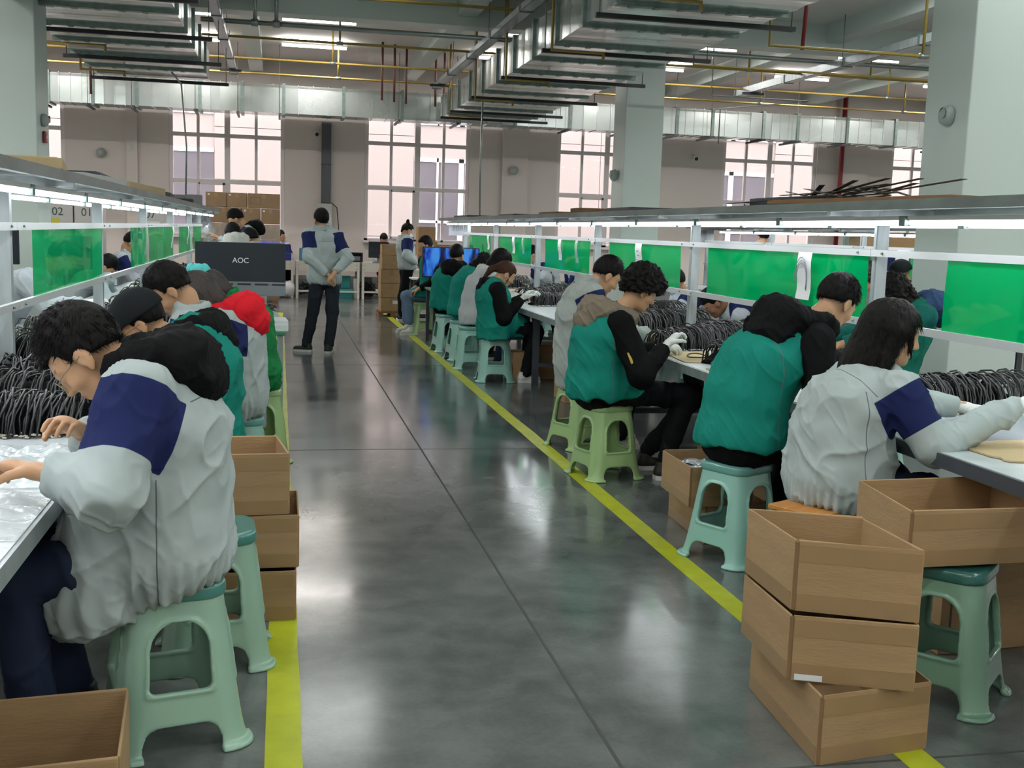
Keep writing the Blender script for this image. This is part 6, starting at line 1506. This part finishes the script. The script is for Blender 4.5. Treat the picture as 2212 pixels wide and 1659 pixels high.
person('curly haired worker with a taupe hood, teal vest and white gloves', 1.93, 6.58, 0, nb=px(1322, 690, 6.58), hc=px(1384, 628, 6.58), hp=30, vest=m_vest, topm=m_blk2, hood=1, hoodm=m_taupe, hoods=1.2, hair='curly', strands=1200, gloves=True, bag=1.1, vhem=.06, extra=sleeve_patch,
       hands=(px(1425, 752, 6.75), px(1440, 745, 6.38)), elbows=(None, px(1384, 812, 6.28)), legs=[(px(1500, 858, 6.75), px(1400, 970, 6.75)), (px(1482, 855, 6.45), px(1440, 985, 6.45))], curl=.95, h=.0065)
person('man in a grey smock jacket behind the curly haired worker', 2.06, 7.55, 0, nb=px(1262, 622, 7.55), hc=px(1310, 596, 7.55), hp=40, topm=cloth('grey_jacket_flat', (160, 166, 162), NAVY), strands=900, hem=.12, drape=(.05, .02), bag=1.1, elbows=(None, px(1300, 700, 7.3)), shoes=m_shoew)
person('ponytail worker in a black top, teal vest and white gloves at the right bench', 2.13, 10.95, 0, nb=px(1062, 622, 10.95), hc=px(1092, 593, 10.95), hp=36, vest=m_vest, topm=m_blk2, hood=1, hoodm=m_blk2, hoods=.8, hair='pony', hairm=m_hairb, gloves=True, vhem=.13, h=.009,
       hands=(px(1136, 640, 11.15), px(1128, 644, 10.8)), elbows=(None, px(1088, 688, 10.72)), shoes=m_shoew, bag=1.1)
person('woman with long black hair in a white jacket behind the ponytail worker', 2.1, 12.15, 0, nb=px(1056, 590, 12.15), hc=px(1083, 565, 12.15), hp=35, hair='long', topm=m_white_c, hood=1, hoodm=m_whiteh, hoods=.8, hem=.08, trousers=m_navyt)
person('worker with wavy dark hair down the back of a teal vest', 2.12, 12.95, 0, nb=px(1020, 592, 12.95), hc=px(1046, 572, 12.95), hp=40, hair='wavy', hairm=m_hair, vest=m_vest, topm=cloth('teal_sleeve', (24, 128, 112)))
person('short haired worker in a black hood and teal vest before the blue screen', 2.07, 13.75, 58, nb=px(982, 583, 13.75), hc=px(987, 553, 13.8), hp=12, vest=m_vest, topm=m_blk2, hood=1, hoodm=m_blk2, hoods=1.1, vhem=.05, hands=(Vector((2.35, 14.3, .8)), Vector((2.55, 14.0, .8))), bag=1.1)
person('worker in light jeans sitting sideways behind the blue screen, knees to the aisle', 2.15, 15.9, 195, nb=px(925, 560, 15.9), hc=px(918, 531, 15.95), hp=15, vest=m_vest, topm=m_blk2, trousers=m_ltjean, shoes=m_shoew, vhem=.05,
       legs=[(px(880, 638, 15.75), px(885, 695, 15.75)), (px(876, 640, 16.1), px(877, 690, 16.1))], feet_dir=[(-.9, -.5, 0), (-.8, -.3, 0)], hands=(Vector((1.93, 15.66, .66)), Vector((1.93, 16.06, .66))))
# right bench, far side (towards -x)
person('masked worker across the right bench behind the third green film', 3.98, 10.7, 180, nb=px(1492, 640, 10.7), hc=px(1458, 610, 10.7), hp=30, topm=m_jk2, mask=m_mask, hands=(px(1400, 655, 10.45), px(1405, 655, 11)), elbows=(px(1465, 670, 10.4), None), bag=1.15)
person('worker bent low over the cables across the right bench', 3.95, 9.2, 180, nb=px(1590, 650, 9.2), hc=px(1541, 655, 9.2), hp=50, topm=m_jk2, skin=m_skin2, hands=(px(1620, 700, 9.0), px(1560, 700, 9.5)), elbows=(px(1600, 690, 8.9), None), bag=1.15, hood=None)
person('worker across the far right bench reaching for the cables, nearer one', 3.95, 14.2, 180, lean=20, hp=40, topm=m_jk2, gloves=True, hands=(px(1196, 634, 14.0), px(1200, 632, 14.4)), bag=1.2)
person('worker across the far right bench reaching for the cables, farther one', 3.95, 16.1, 180, lean=22, hp=40, topm=m_jk2, gloves=True, hands=(px(1187, 608, 15.9), px(1190, 606, 16.3)), bag=1.2)
person('worker with dark curly hair in a grey hooded top beyond the second right post', 3.95, 7.75, 170, nb=px(1862, 645, 7.75), hc=px(1853, 602, 7.75), hp=20, topm=m_greyh, hood=1, hoodm=m_greyh, hair='curly', hairm=m_hairdb, hoods=.8)
person('worker with big black hair and a blue hood across the near right bench', 3.98, 6.7, 172, nb=px(1985, 672, 6.7), hc=px(1925, 640, 6.7), hp=34, hair='wavy', strands=1400, vest=cloth('dark_green_vest', (20, 104, 88)), topm=cloth('blue_teal_sleeve', (26, 96, 90)), hood=1, hoodm=m_bluehood, hoods=1.15, s=1.08)
person('worker in a black knitted hat and leopard scarf at the farther right bench', 6.1, 10.85, 165, nb=px(1972, 628, 10.85), hc=px(1945, 592, 10.85), hp=25, capm='beanie', topm=m_jk2, extra=scarf, bag=1.1)
person('standing man seen over the right films, back of the head to the viewer', 6.98, 16.0, 95, stand=True, lean=4, hc=px(1648, 512, 16.0), hp=10, topm=m_greyh, s=.96)
person('standing worker partly hidden by the near right pillar edge', 8.25, 14.0, 170, stand=True, lean=14, hc=px(2026, 534, 14.0), hp=40, topm=m_jk2, s=.95)
